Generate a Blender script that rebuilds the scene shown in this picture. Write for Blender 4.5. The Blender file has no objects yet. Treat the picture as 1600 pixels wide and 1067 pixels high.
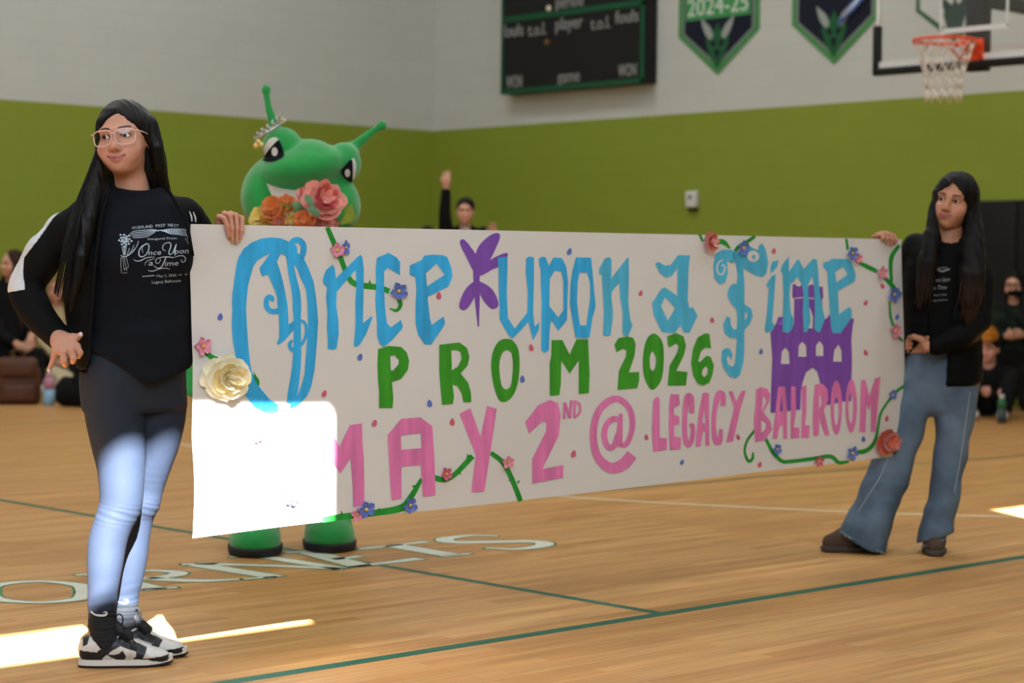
import bpy, bmesh, math, random
import numpy as np
from mathutils import Vector, Matrix, geometry
from mathutils.bvhtree import BVHTree
random.seed(7)
rng = np.random.default_rng(7)
SC = bpy.context.scene
COL = SC.collection
V = Vector
# ---------------------------------------------------------------- camera
# World: the gym's far corner is the origin, the hoop wall is y = 0 (x to the right), the other wall x = 0.
CAM = V((18.26, -15.5, 1.165))
FW, RT = V((-0.7353, 0.6777, 0)).normalized(), V((0.6777, 0.7353, 0)).normalized()
FPX = 3116.0
_pit = math.atan((533.5 - 425) / FPX)
_f = (FW * math.cos(_pit) + V((0, 0, -math.sin(_pit)))).normalized()
_u0 = (V((0, 0, math.cos(_pit))) + FW * math.sin(_pit)).normalized()
_r = (RT + _u0 * 0.0109).normalized()
_u = (_u0 - RT * 0.0109).normalized()
cd = bpy.data.cameras.new('camera')
cam = bpy.data.objects.new('camera', cd)
COL.objects.link(cam)
cam.matrix_world = Matrix(((_r.x, _u.x, -_f.x, CAM.x), (_r.y, _u.y, -_f.y, CAM.y), (_r.z, _u.z, -_f.z, CAM.z), (0, 0, 0, 1)))
cd.sensor_width = 36
cd.lens = FPX * 36 / 1600
cd.clip_start, cd.clip_end = 0.1, 200
cd.dof.use_dof = True
cd.dof.focus_distance = 5.75
cd.dof.aperture_fstop = 3.6
SC.camera = cam
# ---------------------------------------------------------------- world, sun, ceiling lights, exposure
SC.view_settings.view_transform = 'Standard'
SC.view_settings.look = 'None'
SC.view_settings.gamma = 1
SC.view_settings.use_curve_mapping = False
SC.view_settings.exposure = 0.0
world = bpy.data.worlds.new('world')
SC.world = world
world.use_nodes = True
_bg = world.node_tree.nodes['Background']
_bg.inputs[0].default_value = (0.50, 0.68, 1.0, 1)
_bg.inputs[1].default_value = 1.2
SUN_DIR = V((-0.883, 0.461, -0.84)).normalized()
sd = bpy.data.lights.new('sun', 'SUN')
sd.energy = 95.0
sd.color = (1.0, 0.98, 0.97)
sd.angle = math.radians(0.3)
sun = bpy.data.objects.new('sun', sd)
COL.objects.link(sun)
sun.rotation_euler = SUN_DIR.to_track_quat('-Z', 'Y').to_euler()
sun.location = (26, -19, 12)
for _i, (_x, _y, _w) in enumerate([(4, -5, 1.6), (10, -5, 1.6), (16, -5, 1.6), (4, -12, 1.6), (10, -12, 1), (16, -12, 1), (4, -20, 1.6), (10, -20, 1), (16, -20, 1)]):
    _l = bpy.data.lights.new('ceiling_light', 'AREA')
    _l.shape = 'RECTANGLE'
    _l.size, _l.size_y = 2.4, 1.6
    _l.energy = 115 * _w
    _l.color = (0.91, 0.97, 1.0)
    _o = bpy.data.objects.new('ceiling_light', _l)
    _o.location = (_x, _y, 8.6)
    COL.objects.link(_o)
# added area lamp giving daylight from behind the camera's right shoulder; wall there is solid
_l = bpy.data.lights.new('daylight', 'AREA')
_l.shape = 'RECTANGLE'
_l.size, _l.size_y = 14, 3.0
_l.energy = 760
_l.color = (0.78, 0.89, 1.0)
_o = bpy.data.objects.new('daylight', _l)
_o.location = (19.7, -14.0, 4.9)
_o.rotation_euler = V((-1, 0.30, -0.30)).to_track_quat('-Z', 'Y').to_euler()
COL.objects.link(_o)

# ---------------------------------------------------------------- pixel of the photograph -> place in the gym
def ray(x, y):
    return _f * FPX + _r * (x - 800) - _u * (y - 533.5)
def at(x, y, depth):
    d = ray(x, y)
    return CAM + d * (depth / d.dot(FW))
def on_plane(x, y, p0, n):
    d = ray(x, y)
    return CAM + d * ((p0 - CAM).dot(n) / d.dot(n))
def on_floor(x, y, z=0.0):
    return on_plane(x, y, V((0, 0, z)), V((0, 0, 1)))
def project(p):
    d = p - CAM
    k = FPX / d.dot(_f)
    return (800 + d.dot(_r) * k, 533.5 - d.dot(_u) * k)

# ---------------------------------------------------------------- object helpers
def link(o, parent=None, name=None):
    COL.objects.link(o)
    if parent is not None:
        o.parent = parent
    return o
def tag(o, label=None, cat=None, group=None, kind=None):
    if label: o['label'] = label
    if cat: o['category'] = cat
    if group: o['group'] = group
    if kind: o['kind'] = kind
    return o
def empty(name, loc=(0, 0, 0), rotz=0.0):
    o = bpy.data.objects.new(name, None)
    o.empty_display_size = 0.1
    o.location = loc
    o.rotation_euler = (0, 0, rotz)
    COL.objects.link(o)
    return o
def mesh_obj(name, verts, faces, mat=None, parent=None, smooth=True, mats=None, fmat=None):
    me = bpy.data.meshes.new(name)
    verts = np.asarray(verts, dtype=np.float32).reshape(-1, 3)
    if isinstance(faces, np.ndarray) and faces.ndim == 2:
        nv, nf, k = len(verts), len(faces), faces.shape[1]
        me.vertices.add(nv); me.vertices.foreach_set('co', verts.ravel())
        me.loops.add(nf * k); me.loops.foreach_set('vertex_index', faces.astype(np.int32).ravel())
        me.polygons.add(nf)
        me.polygons.foreach_set('loop_start', np.arange(0, nf * k, k, dtype=np.int32))
        me.polygons.foreach_set('loop_total', np.full(nf, k, dtype=np.int32))
        me.update(calc_edges=True)
    else:
        me.from_pydata(verts.tolist(), [], faces)
        me.update()
    me.polygons.foreach_set('use_smooth', np.full(len(me.polygons), smooth, dtype=bool))
    for m in (mats or ([mat] if mat else [])):
        me.materials.append(m)
    if fmat is not None:
        me.polygons.foreach_set('material_index', np.asarray(fmat, dtype=np.int32))
    me.validate()
    o = bpy.data.objects.new(name, me)
    return link(o, parent)
def bm_obj(name, bm, mat=None, parent=None, smooth=False):
    me = bpy.data.meshes.new(name)
    bm.normal_update()
    bm.to_mesh(me)
    bm.free()
    for p in me.polygons:
        p.use_smooth = smooth
    if mat:
        for m in (mat if isinstance(mat, (list, tuple)) else [mat]):
            me.materials.append(m)
    o = bpy.data.objects.new(name, me)
    return link(o, parent)
def copy_tree(o, parent=None):
    c = o.copy()
    COL.objects.link(c)
    c.parent = parent
    for ch in list(o.children):
        copy_tree(ch, c)
    return c
def box(bm, x0, x1, y0, y1, z0, z1, bev=0.0, seg=2):
    m = Matrix.Translation(((x0 + x1) / 2, (y0 + y1) / 2, (z0 + z1) / 2)) @ Matrix.Diagonal((abs(x1 - x0), abs(y1 - y0), abs(z1 - z0), 1))
    r = bmesh.ops.create_cube(bm, size=1, matrix=m)
    if bev > 0:
        es = list({e for v in r['verts'] for e in v.link_edges})
        bmesh.ops.bevel(bm, geom=es, offset=bev, segments=seg, affect='EDGES', profile=0.5)
    return bm
def catmull(pts, n=8, closed=False):
    P = np.asarray(pts, float)
    m = len(P)
    if m < 3:
        return [tuple(P[0] + (P[-1] - P[0]) * i / n) for i in range(n + 1)] if m == 2 else [tuple(p) for p in P]
    out = []
    rngk = range(m if closed else m - 1)
    for i in rngk:
        p1, p2 = P[i % m], P[(i + 1) % m]
        p0 = P[(i - 1) % m] if closed or i > 0 else 2 * p1 - p2
        p3 = P[(i + 2) % m] if closed or i + 2 < m else 2 * p2 - p1
        for j in range(n):
            t = j / n
            out.append(tuple(0.5 * ((2 * p1) + (p2 - p0) * t + (2 * p0 - 5 * p1 + 4 * p2 - p3) * t * t + (3 * p1 - p0 - 3 * p2 + p3) * t ** 3)))
    if not closed:
        out.append(tuple(P[-1]))
    return out
def tube_data(pts, rad, n=8, caps=True, flat=None):
    """verts, faces of a tube along pts; rad number or list; flat=(vector, factor) squeezes the section along a vector"""
    P = [V(p) for p in pts]
    R = list(rad) if isinstance(rad, (list, tuple, np.ndarray)) else [rad] * len(P)
    verts, faces = [], []
    prev = None
    for i, p in enumerate(P):
        t = (P[min(i + 1, len(P) - 1)] - P[max(i - 1, 0)])
        t = t.normalized() if t.length > 1e-9 else V((0, 0, 1))
        if prev is None:
            a = V((0, 0, 1)) if abs(t.z) < 0.9 else V((1, 0, 0))
            nrm = (a - t * a.dot(t)).normalized()
        else:
            nrm = (prev - t * prev.dot(t))
            nrm = nrm.normalized() if nrm.length > 1e-9 else t.orthogonal().normalized()
        prev = nrm
        b = t.cross(nrm)
        for k in range(n):
            an = 2 * math.pi * k / n
            off = (nrm * math.cos(an) + b * math.sin(an)) * R[i]
            if flat:
                fv, s = flat
                off = off - fv * off.dot(fv) * (1 - s)
            verts.append(p + off)
    for i in range(len(P) - 1):
        for k in range(n):
            faces.append((i * n + k, i * n + (k + 1) % n, (i + 1) * n + (k + 1) % n, (i + 1) * n + k))
    if caps:
        faces.append(tuple(reversed(range(n))))
        faces.append(tuple((len(P) - 1) * n + k for k in range(n)))
    return verts, faces
class MB:
    """collects pieces into one mesh"""
    def __init__(self):
        self.v, self.f = [], []
    def add(self, vf):
        o = len(self.v)
        self.v += [tuple(x) for x in vf[0]]
        self.f += [tuple(i + o for i in f) for f in vf[1]]
        return self
    def tube(self, pts, rad, n=8, caps=True, flat=None):
        return self.add(tube_data(pts, rad, n, caps, flat))
    def build(self, name, mat=None, parent=None, smooth=True):
        return mesh_obj(name, self.v, self.f, mat, parent, smooth)

# ---------------------------------------------------------------- materials
def lin(c):
    return tuple((x / 12.92 if x <= 0.04045 else ((x + 0.055) / 1.055) ** 2.4) for x in (v / 255 for v in c))
def mat(name, rgb, rough=0.6, spec=0.5, var=0.0, scale=40.0, bump=0.0, bscale=200.0, metal=0.0, stretch=None, sheen=0.0, coat=0.0, attr=None, sss=0.0, srgb=True, emit=0.0):
    m = bpy.data.materials.new(name)
    m.use_nodes = True
    nt = m.node_tree
    N, L = nt.nodes, nt.links
    b = N['Principled BSDF']
    c = lin(rgb) if srgb else rgb
    b.inputs['Base Color'].default_value = (*c, 1)
    b.inputs['Roughness'].default_value = rough
    b.inputs['Specular IOR Level'].default_value = spec
    b.inputs['Metallic'].default_value = metal
    if sheen: b.inputs['Sheen Weight'].default_value = sheen
    if coat: b.inputs['Coat Weight'].default_value = coat
    if sss:
        b.inputs['Subsurface Weight'].default_value = sss
        b.inputs['Subsurface Radius'].default_value = (0.012, 0.005, 0.003)
        b.inputs['Subsurface Scale'].default_value = 1.0
    co = None
    def coords(st=None):
        tc = N.new('ShaderNodeTexCoord')
        if st:
            mp = N.new('ShaderNodeMapping')
            mp.inputs['Scale'].default_value = st
            L.new(tc.outputs['Object'], mp.inputs[0])
            return mp.outputs[0]
        return tc.outputs['Object']
    src = None
    if attr:
        a = N.new('ShaderNodeAttribute')
        a.attribute_name = attr
        src = a.outputs['Color']
        L.new(src, b.inputs['Base Color'])
    if var > 0:
        n = N.new('ShaderNodeTexNoise')
        n.inputs['Scale'].default_value = scale
        n.inputs['Detail'].default_value = 4
        L.new(coords(stretch), n.inputs['Vector'])
        r = N.new('ShaderNodeMapRange')
        r.inputs['From Min'].default_value, r.inputs['From Max'].default_value = 0.25, 0.75
        r.inputs['To Min'].default_value, r.inputs['To Max'].default_value = 1 - var, 1 + var
        L.new(n.outputs['Fac'], r.inputs['Value'])
        mx = N.new('ShaderNodeVectorMath')
        mx.operation = 'SCALE'
        if src: L.new(src, mx.inputs[0])
        else: mx.inputs[0].default_value = c
        L.new(r.outputs[0], mx.inputs['Scale'])
        L.new(mx.outputs[0], b.inputs['Base Color'])
    if bump > 0:
        n2 = N.new('ShaderNodeTexNoise')
        n2.inputs['Scale'].default_value = bscale
        n2.inputs['Detail'].default_value = 3
        L.new(coords(stretch), n2.inputs['Vector'])
        bp = N.new('ShaderNodeBump')
        bp.inputs['Strength'].default_value = bump
        bp.inputs['Distance'].default_value = 0.004
        L.new(n2.outputs['Fac'], bp.inputs['Height'])
        L.new(bp.outputs[0], b.inputs['Normal'])
    return m
# ---------------------------------------------------------------- implicit surfaces (used for people and soft things)
class SDF:
    def __init__(self, lo, hi, h):
        self.h = h
        self.ax = [np.arange(lo[i], hi[i] + h, h, dtype=np.float32) for i in range(3)]
        self.D = np.full([len(a) for a in self.ax], 1.0, dtype=np.float32)
    def sub(self, lo, hi):
        s = []
        for i in range(3):
            a = int(np.searchsorted(self.ax[i], lo[i])); b = int(np.searchsorted(self.ax[i], hi[i]))
            s.append(slice(max(a, 0), max(b, 0)))
        X = self.ax[0][s[0]][:, None, None]; Y = self.ax[1][s[1]][None, :, None]; Z = self.ax[2][s[2]][None, None, :]
        return tuple(s), X, Y, Z
    def comb(self, s, d, k, op):
        D = self.D[s]
        if D.size == 0:
            return
        if op == 'u':
            if k > 0:
                h = np.maximum(k - np.abs(D - d), 0) / k
                self.D[s] = np.minimum(D, d) - h * h * (k * 0.25)
            else:
                self.D[s] = np.minimum(D, d)
        elif op == 's':
            d = -d
            if k > 0:
                h = np.maximum(k - np.abs(D - d), 0) / k
                self.D[s] = np.maximum(D, d) + h * h * (k * 0.25)
            else:
                self.D[s] = np.maximum(D, d)
    def cap(self, a, b, ra, rb=None, k=0.0, op='u', sq=None):
        rb = ra if rb is None else rb
        a, b = np.array(a, np.float32), np.array(b, np.float32)
        m = k + 4 * self.h
        f = 1.0 if sq is None else max(1.0, sq[1])
        s, X, Y, Z = self.sub(np.minimum(a - ra * f, b - rb * f) - m, np.maximum(a + ra * f, b + rb * f) + m)
        ab = b - a
        q = float(ab @ ab) + 1e-12
        px, py, pz = X - a[0], Y - a[1], Z - a[2]
        t = np.clip((px * ab[0] + py * ab[1] + pz * ab[2]) / q, 0, 1)
        dx, dy, dz = px - t * ab[0], py - t * ab[1], pz - t * ab[2]
        if sq is not None:
            n, sf = np.array(sq[0], np.float32), sq[1]
            n = n / np.linalg.norm(n)
            dn = (dx * n[0] + dy * n[1] + dz * n[2]) * (1 / sf - 1)
            dx, dy, dz = dx + n[0] * dn, dy + n[1] * dn, dz + n[2] * dn
        d = np.sqrt(dx * dx + dy * dy + dz * dz) - (ra + t * (rb - ra))
        self.comb(s, d, k, op)
        return self
    def chain(self, pts, rad, k=0.01, op='u', sq=None):
        """a limb: tapered capsules joined end to end, blended as one with what is there"""
        P_, r = np.array(pts, np.float32), max(rad)
        m = r * (1.0 if sq is None else max(1.0, sq[1])) + k + 4 * self.h
        s, X, Y, Z = self.sub(P_.min(0) - m, P_.max(0) + m)
        t = SDF.__new__(SDF)
        t.h = self.h; t.ax = [X.ravel(), Y.ravel(), Z.ravel()]
        t.D = np.full([len(a) for a in t.ax], 1.0, dtype=np.float32)
        if t.D.size == 0:
            return self
        for i in range(len(pts) - 1):
            t.cap(pts[i], pts[i + 1], rad[i], rad[i + 1], 0.003 if i else 0, 'u', sq)
        self.comb(s, t.D, k, op)
        return self
    def ell(self, c, r, k=0.0, op='u', M=None):
        c = np.array(c, np.float32); r = np.array(r, np.float32)
        R = float(r.max()); m = k + 4 * self.h
        s, X, Y, Z = self.sub(c - R - m, c + R + m)
        x, y, z = X - c[0], Y - c[1], Z - c[2]
        if M is not None:  # rows of M: local axes
            M = np.array(M, np.float32)
            x, y, z = (M[0, 0] * x + M[0, 1] * y + M[0, 2] * z, M[1, 0] * x + M[1, 1] * y + M[1, 2] * z, M[2, 0] * x + M[2, 1] * y + M[2, 2] * z)
        k0 = np.sqrt((x / r[0]) ** 2 + (y / r[1]) ** 2 + (z / r[2]) ** 2)
        k1 = np.sqrt((x / r[0] ** 2) ** 2 + (y / r[1] ** 2) ** 2 + (z / r[2] ** 2) ** 2) + 1e-9
        self.comb(s, k0 * (k0 - 1) / k1, k, op)
        return self
    def loft(self, sec, k=0.0, op='u', n=2.3, grow=0.0):
        """sections (z, cx, cy, a, b): a stack of rounded ovals"""
        S = np.array(sorted(catmull(sorted(sec), 6)), np.float32)
        zl, zh = float(S[0, 0]), float(S[-1, 0])
        m = k + 4 * self.h + grow
        lo = (float((S[:, 1] - S[:, 3]).min()) - m, float((S[:, 2] - S[:, 4]).min()) - m, zl - m)
        hi = (float((S[:, 1] + S[:, 3]).max()) + m, float((S[:, 2] + S[:, 4]).max()) + m, zh + m)
        s, X, Y, Z = self.sub(lo, hi)
        z = np.clip(Z, zl, zh)
        cx, cy, a, b = [np.interp(z.ravel(), S[:, 0], S[:, i]).reshape(z.shape).astype(np.float32) for i in (1, 2, 3, 4)]
        a, b = a + grow, b + grow
        rho = (np.abs((X - cx) / a) ** n + np.abs((Y - cy) / b) ** n) ** (1 / n)
        d = (rho - 1) * np.minimum(a, b)
        dz = np.maximum(zl - Z, Z - zh)
        d = np.where(dz > 0, np.sqrt(np.maximum(d, 0) ** 2 + dz ** 2) + np.minimum(d, 0), np.maximum(d, dz))
        self.comb(s, d, k, op)
        return self
    def clip_poly(self, poly, k=0.0):
        """keep what lies inside the (x, z) outline"""
        P = np.asarray(poly, np.float32)
        X, Z = np.meshgrid(self.ax[0], self.ax[2], indexing='ij')
        d = np.full(X.shape, 1e9, np.float32); ins = np.zeros(X.shape, bool)
        for i in range(len(P)):
            a, b = P[i], P[(i + 1) % len(P)]
            e = b - a
            t = np.clip(((X - a[0]) * e[0] + (Z - a[1]) * e[1]) / (e @ e + 1e-12), 0, 1)
            d = np.minimum(d, (X - a[0] - t * e[0]) ** 2 + (Z - a[1] - t * e[1]) ** 2)
            c = ((a[1] > Z) != (b[1] > Z)) & (X < (b[0] - a[0]) * (Z - a[1]) / (b[1] - a[1] + 1e-12) + a[0])
            ins ^= c
        d = np.sqrt(d)
        d = np.where(ins, -d, d)[:, None, :]
        if k > 0:
            h = np.maximum(k - np.abs(self.D - d), 0) / k
            self.D = np.maximum(self.D, d) + h * h * (k * 0.25)
        else:
            self.D = np.maximum(self.D, d)
        return self
    def fold(self, amp, fx, fz, ph=0.0, slope=0.0, fy=0.0, zr=None):
        """gentle cloth folds"""
        X = self.ax[0][:, None, None]; Y = self.ax[1][None, :, None]; Z = self.ax[2][None, None, :]
        w = amp * np.sin(fx * X + fz * (Z + slope * X) + fy * Y + ph + 1.3 * np.sin(0.37 * fz * Z + 0.6 * fx * X + 2 * ph))
        if zr is not None:
            w = w * np.clip((Z - zr[0]) / 0.05, 0, 1) * np.clip((zr[1] - Z) / 0.05, 0, 1)
        self.D = (self.D + w).astype(np.float32)
        return self
    def mesh(self):
        D = self.D
        D[0], D[-1], D[:, 0], D[:, -1], D[:, :, 0], D[:, :, -1] = 1, 1, 1, 1, 1, 1
        I = D < 0
        nx, ny, nz = D.shape
        cnt = np.zeros((nx - 1, ny - 1, nz - 1), np.int8)
        for i in (0, 1):
            for j in (0, 1):
                for l in (0, 1):
                    cnt += I[i:nx - 1 + i, j:ny - 1 + j, l:nz - 1 + l]
        act = (cnt > 0) & (cnt < 8)
        idx = np.argwhere(act)
        vid = np.full(act.shape, -1, np.int64)
        vid[act] = np.arange(len(idx))
        acc = np.zeros((len(idx), 3), np.float64); num = np.zeros(len(idx))
        cor = [(i, j, l) for i in (0, 1) for j in (0, 1) for l in (0, 1)]
        val = {c: D[idx[:, 0] + c[0], idx[:, 1] + c[1], idx[:, 2] + c[2]].astype(np.float64) for c in cor}
        for c in cor:
            for a in range(3):
                if c[a] == 0:
                    e = tuple(c[q] + (1 if q == a else 0) for q in range(3))
                    m = (val[c] < 0) != (val[e] < 0)
                    t = val[c] / np.where(m, val[c] - val[e], 1)
                    p = np.tile(np.array(c, float), (len(idx), 1)); p[:, a] += t
                    acc[m] += p[m]; num[m] += 1
        pos = idx + acc / num[:, None]
        org = np.array([a[0] for a in self.ax])
        verts = org + pos * self.h
        quads = []
        for a in range(3):
            b, c = (a + 1) % 3, (a + 2) % 3
            sl0 = [slice(None)] * 3; sl1 = [slice(None)] * 3
            sl0[a] = slice(0, -1); sl1[a] = slice(1, None)
            A, B = I[tuple(sl0)], I[tuple(sl1)]
            E = np.argwhere(A != B)
            sgn = A[E[:, 0], E[:, 1], E[:, 2]]
            ok = (E[:, b] > 0) & (E[:, c] > 0) & (E[:, b] < D.shape[b] - 1) & (E[:, c] < D.shape[c] - 1)
            E, sgn = E[ok], sgn[ok]
            def g(db, dc):
                q = E.copy(); q[:, b] += db; q[:, c] += dc
                return vid[q[:, 0], q[:, 1], q[:, 2]]
            q = np.stack([g(-1, -1), g(0, -1), g(0, 0), g(-1, 0)], 1)
            q[~sgn] = q[~sgn][:, ::-1]
            quads.append(q)
        F = np.concatenate(quads)
        F = F[(F >= 0).all(1)]
        return verts, F
    def build(self, name, m=None, parent=None, color=None, attr='tint', smooth=1, mats=None, fmat=None):
        v, f = self.mesh()
        if smooth:
            v = relax(v, f, smooth)
        fm = fmat(v[f].mean(1)) if fmat is not None else None
        o = mesh_obj(name, v, f, m, parent, True, mats, fm)
        if color is not None:
            paint(o, color(v), attr)
        return o
def relax(v, f, it=1, lam=0.5):
    e = np.concatenate([f[:, [0, 1]], f[:, [1, 2]], f[:, [2, 3]], f[:, [3, 0]]])
    e = np.concatenate([e, e[:, ::-1]])
    n = np.bincount(e[:, 0], minlength=len(v)).astype(float)
    for _ in range(it):
        s = np.stack([np.bincount(e[:, 0], weights=v[e[:, 1], i], minlength=len(v)) for i in range(3)], 1)
        v = v + lam * (s / np.maximum(n, 1)[:, None] - v)
    return v
def paint(o, rgb, attr='tint'):
    a = o.data.color_attributes.new(attr, 'FLOAT_COLOR', 'POINT')
    c = np.ones((len(o.data.vertices), 4), np.float32)
    c[:, :3] = rgb
    a.data.foreach_set('color', c.ravel())
# ---------------------------------------------------------------- flat shapes (paint, print) from outlines
def tess(loops):
    """triangles of an outline with holes (2-D)"""
    L3 = [[V((x, y, 0)) for x, y in l] for l in loops]
    flat = [p for l in loops for p in l]
    return flat, [tuple(t) for t in geometry.tessellate_polygon(L3)]
def stroke_loops(pts, w, n=6, smooth=True):
    """outline of a brush stroke along pts, width w (number or list per point)"""
    W = list(w) if isinstance(w, (list, tuple)) else [w] * len(pts)
    pw = [(p[0], p[1], W[i]) for i, p in enumerate(pts)]
    q = catmull(pw, n) if smooth and len(pts) > 2 else pw
    q = np.array(q)
    t = np.gradient(q[:, :2], axis=0)
    t /= np.linalg.norm(t, axis=1)[:, None] + 1e-9
    nrm = np.stack([-t[:, 1], t[:, 0]], 1) * q[:, 2:3] / 2
    a, b = q[:, :2] + nrm, q[:, :2] - nrm
    flat = [tuple(x) for x in a] + [tuple(x) for x in b]
    m = len(q)
    faces = [(i, i + 1, m + i + 1, m + i) for i in range(m - 1)]
    return flat, faces
def paint_mesh(name, pieces, fn, m, parent=None, maxlen=0.04, thick=0.0):
    """pieces: (flat points, faces); fn maps a 2-D point to 3-D"""
    bm = bmesh.new()
    for flat, faces in pieces:
        vs = [bm.verts.new(fn(*p)) for p in flat]
        for f in faces:
            if len(set(f)) < 3: continue
            try: bm.faces.new([vs[i] for i in f])
            except ValueError: pass
    return bm
# ================================================================ THE GYM
M = {}
def wood_floor():
    m = bpy.data.materials.new('maple_boards'); m.use_nodes = True
    N, L = m.node_tree.nodes, m.node_tree.links
    b = N['Principled BSDF']
    tc = N.new('ShaderNodeTexCoord')
    mp = N.new('ShaderNodeMapping'); mp.inputs['Rotation'].default_value = (0, 0, math.pi / 2)
    L.new(tc.outputs['Object'], mp.inputs[0])
    br = N.new('ShaderNodeTexBrick')
    br.offset, br.squash = 0.37, 1
    br.inputs['Scale'].default_value = 1
    br.inputs['Brick Width'].default_value = 0.9
    br.inputs['Row Height'].default_value = 0.057
    br.inputs['Mortar Size'].default_value = 0.0008
    br.inputs['Mortar Smooth'].default_value = 0.4
    br.inputs['Bias'].default_value = 0.0
    br.inputs['Color1'].default_value = (*lin((179, 127, 72)), 1)
    br.inputs['Color2'].default_value = (*lin((199, 151, 94)), 1)
    br.inputs['Mortar'].default_value = (*lin((120, 76, 36)), 1)
    L.new(mp.outputs[0], br.inputs[0])
    mp2 = N.new('ShaderNodeMapping'); mp2.inputs['Scale'].default_value = (14, 0.9, 1)
    L.new(tc.outputs['Object'], mp2.inputs[0])
    n = N.new('ShaderNodeTexNoise'); n.inputs['Scale'].default_value = 2.2; n.inputs['Detail'].default_value = 5
    L.new(mp2.outputs[0], n.inputs['Vector'])
    r = N.new('ShaderNodeMapRange'); r.inputs[1].default_value, r.inputs[2].default_value, r.inputs[3].default_value, r.inputs[4].default_value = 0.3, 0.7, 0.80, 1.18
    L.new(n.outputs['Fac'], r.inputs[0])
    s = N.new('ShaderNodeVectorMath'); s.operation = 'SCALE'
    L.new(br.outputs['Color'], s.inputs[0]); L.new(r.outputs[0], s.inputs['Scale'])
    L.new(s.outputs[0], b.inputs['Base Color'])
    b.inputs['Roughness'].default_value = 0.42
    b.inputs['Specular IOR Level'].default_value = 0.35
    bp = N.new('ShaderNodeBump'); bp.inputs['Strength'].default_value = 0.08; bp.inputs['Distance'].default_value = 0.002
    L.new(br.outputs['Fac'], bp.inputs['Height']); L.new(bp.outputs[0], b.inputs['Normal'])
    return m
def block_wall(name, rgb, axis):
    m = bpy.data.materials.new(name); m.use_nodes = True
    N, L = m.node_tree.nodes, m.node_tree.links
    b = N['Principled BSDF']
    b.inputs['Base Color'].default_value = (*lin(rgb), 1)
    b.inputs['Roughness'].default_value = 0.5
    b.inputs['Specular IOR Level'].default_value = 0.25
    tc = N.new('ShaderNodeTexCoord')
    sp = N.new('ShaderNodeSeparateXYZ'); L.new(tc.outputs['Object'], sp.inputs[0])
    cb = N.new('ShaderNodeCombineXYZ')
    L.new(sp.outputs[axis], cb.inputs[0]); L.new(sp.outputs[2], cb.inputs[1])
    br = N.new('ShaderNodeTexBrick')
    br.inputs['Scale'].default_value = 1
    br.inputs['Brick Width'].default_value = 0.406
    br.inputs['Row Height'].default_value = 0.203
    br.inputs['Mortar Size'].default_value = 0.006
    br.inputs['Mortar Smooth'].default_value = 0.5
    c = lin(rgb)
    br.inputs['Color1'].default_value = (*c, 1)
    br.inputs['Color2'].default_value = (*[x * 0.97 for x in c], 1)
    br.inputs['Mortar'].default_value = (*[x * 0.93 for x in c], 1)
    L.new(cb.outputs[0], br.inputs[0])
    L.new(br.outputs['Color'], b.inputs['Base Color'])
    bp = N.new('ShaderNodeBump'); bp.inputs['Strength'].default_value = 0.35; bp.inputs['Distance'].default_value = 0.004; bp.invert = True
    L.new(br.outputs['Fac'], bp.inputs['Height']); L.new(bp.outputs[0], b.inputs['Normal'])
    return m
M['floor'] = wood_floor()
WHITE, LIME = (194, 196, 190), (134, 147, 52)
for k, ax in (('x', 0), ('y', 1)):
    M['wall_white_' + k] = block_wall('painted_block_white', WHITE, ax)
    M['wall_lime_' + k] = block_wall('painted_block_lime', LIME, ax)
M['plain_white'] = mat('ceiling_white', (205, 203, 196), 0.7)
M['black'] = mat('black_plastic', (16, 16, 17), 0.45, 0.3, var=0.15, scale=30)
M['black_vinyl'] = mat('black_vinyl', (15, 16, 17), 0.5, 0.25, bump=0.15, bscale=60)
M['frame_green'] = mat('frame_green', (16, 82, 52), 0.5, 0.3)
M['line_green'] = mat('court_line_green', (22, 92, 72), 0.45, 0.4, var=0.1, scale=60)
M['line_dark'] = mat('court_line_olive', (104, 96, 54), 0.45, 0.4)
M['line_white'] = mat('court_line_white', (214, 200, 164), 0.45, 0.4)
M['letter_white'] = mat('floor_letter_white', (212, 214, 200), 0.45, 0.4, var=0.06, scale=30)
M['letter_green'] = mat('floor_letter_green', (56, 124, 76), 0.45, 0.4)
M['caption'] = mat('caption_white', (150, 152, 150), 0.6)
M['metal'] = mat('galvanised_metal', (150, 152, 155), 0.35, metal=0.8)
M['orange'] = mat('rim_orange', (226, 74, 28), 0.4, 0.4)
M['net'] = mat('net_cord', (215, 205, 190), 0.8)
M['offwhite'] = mat('offwhite_plastic', (208, 208, 205), 0.5)

RX, RY, RH, STR = 20.0, -30.0, 9.0, 2.84
def struct(name, bm, m, parent=None, smooth=False):
    o = bm_obj(name, bm, m, parent, smooth)
    if parent is None:
        o['kind'] = 'structure'
    return o
bm = bmesh.new(); box(bm, -0.3, RX + 0.3, RY - 0.3, 0.3, -0.2, 0); floor = struct('floor', bm, M['floor'])
bm = bmesh.new(); box(bm, -0.3, RX + 0.3, RY - 0.3, 0.3, RH, RH + 0.2); struct('ceiling', bm, M['plain_white'])
def wall(name, x0, x1, y0, y1, k):
    bm = bmesh.new(); box(bm, x0, x1, y0, y1, STR, RH)
    w = struct(name, bm, M['wall_white_' + k])
    bm = bmesh.new(); box(bm, x0, x1, y0, y1, 0, STR)
    struct('painted_band', bm, M['wall_lime_' + k], w)
    return w
wall('wall_right', -0.3, RX + 0.3, 0, 0.3, 'x')
wall('wall_left', -0.3, 0, RY, 0, 'y')
wall('wall_rear', -0.3, RX + 0.3, RY - 0.3, RY, 'x')
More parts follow.
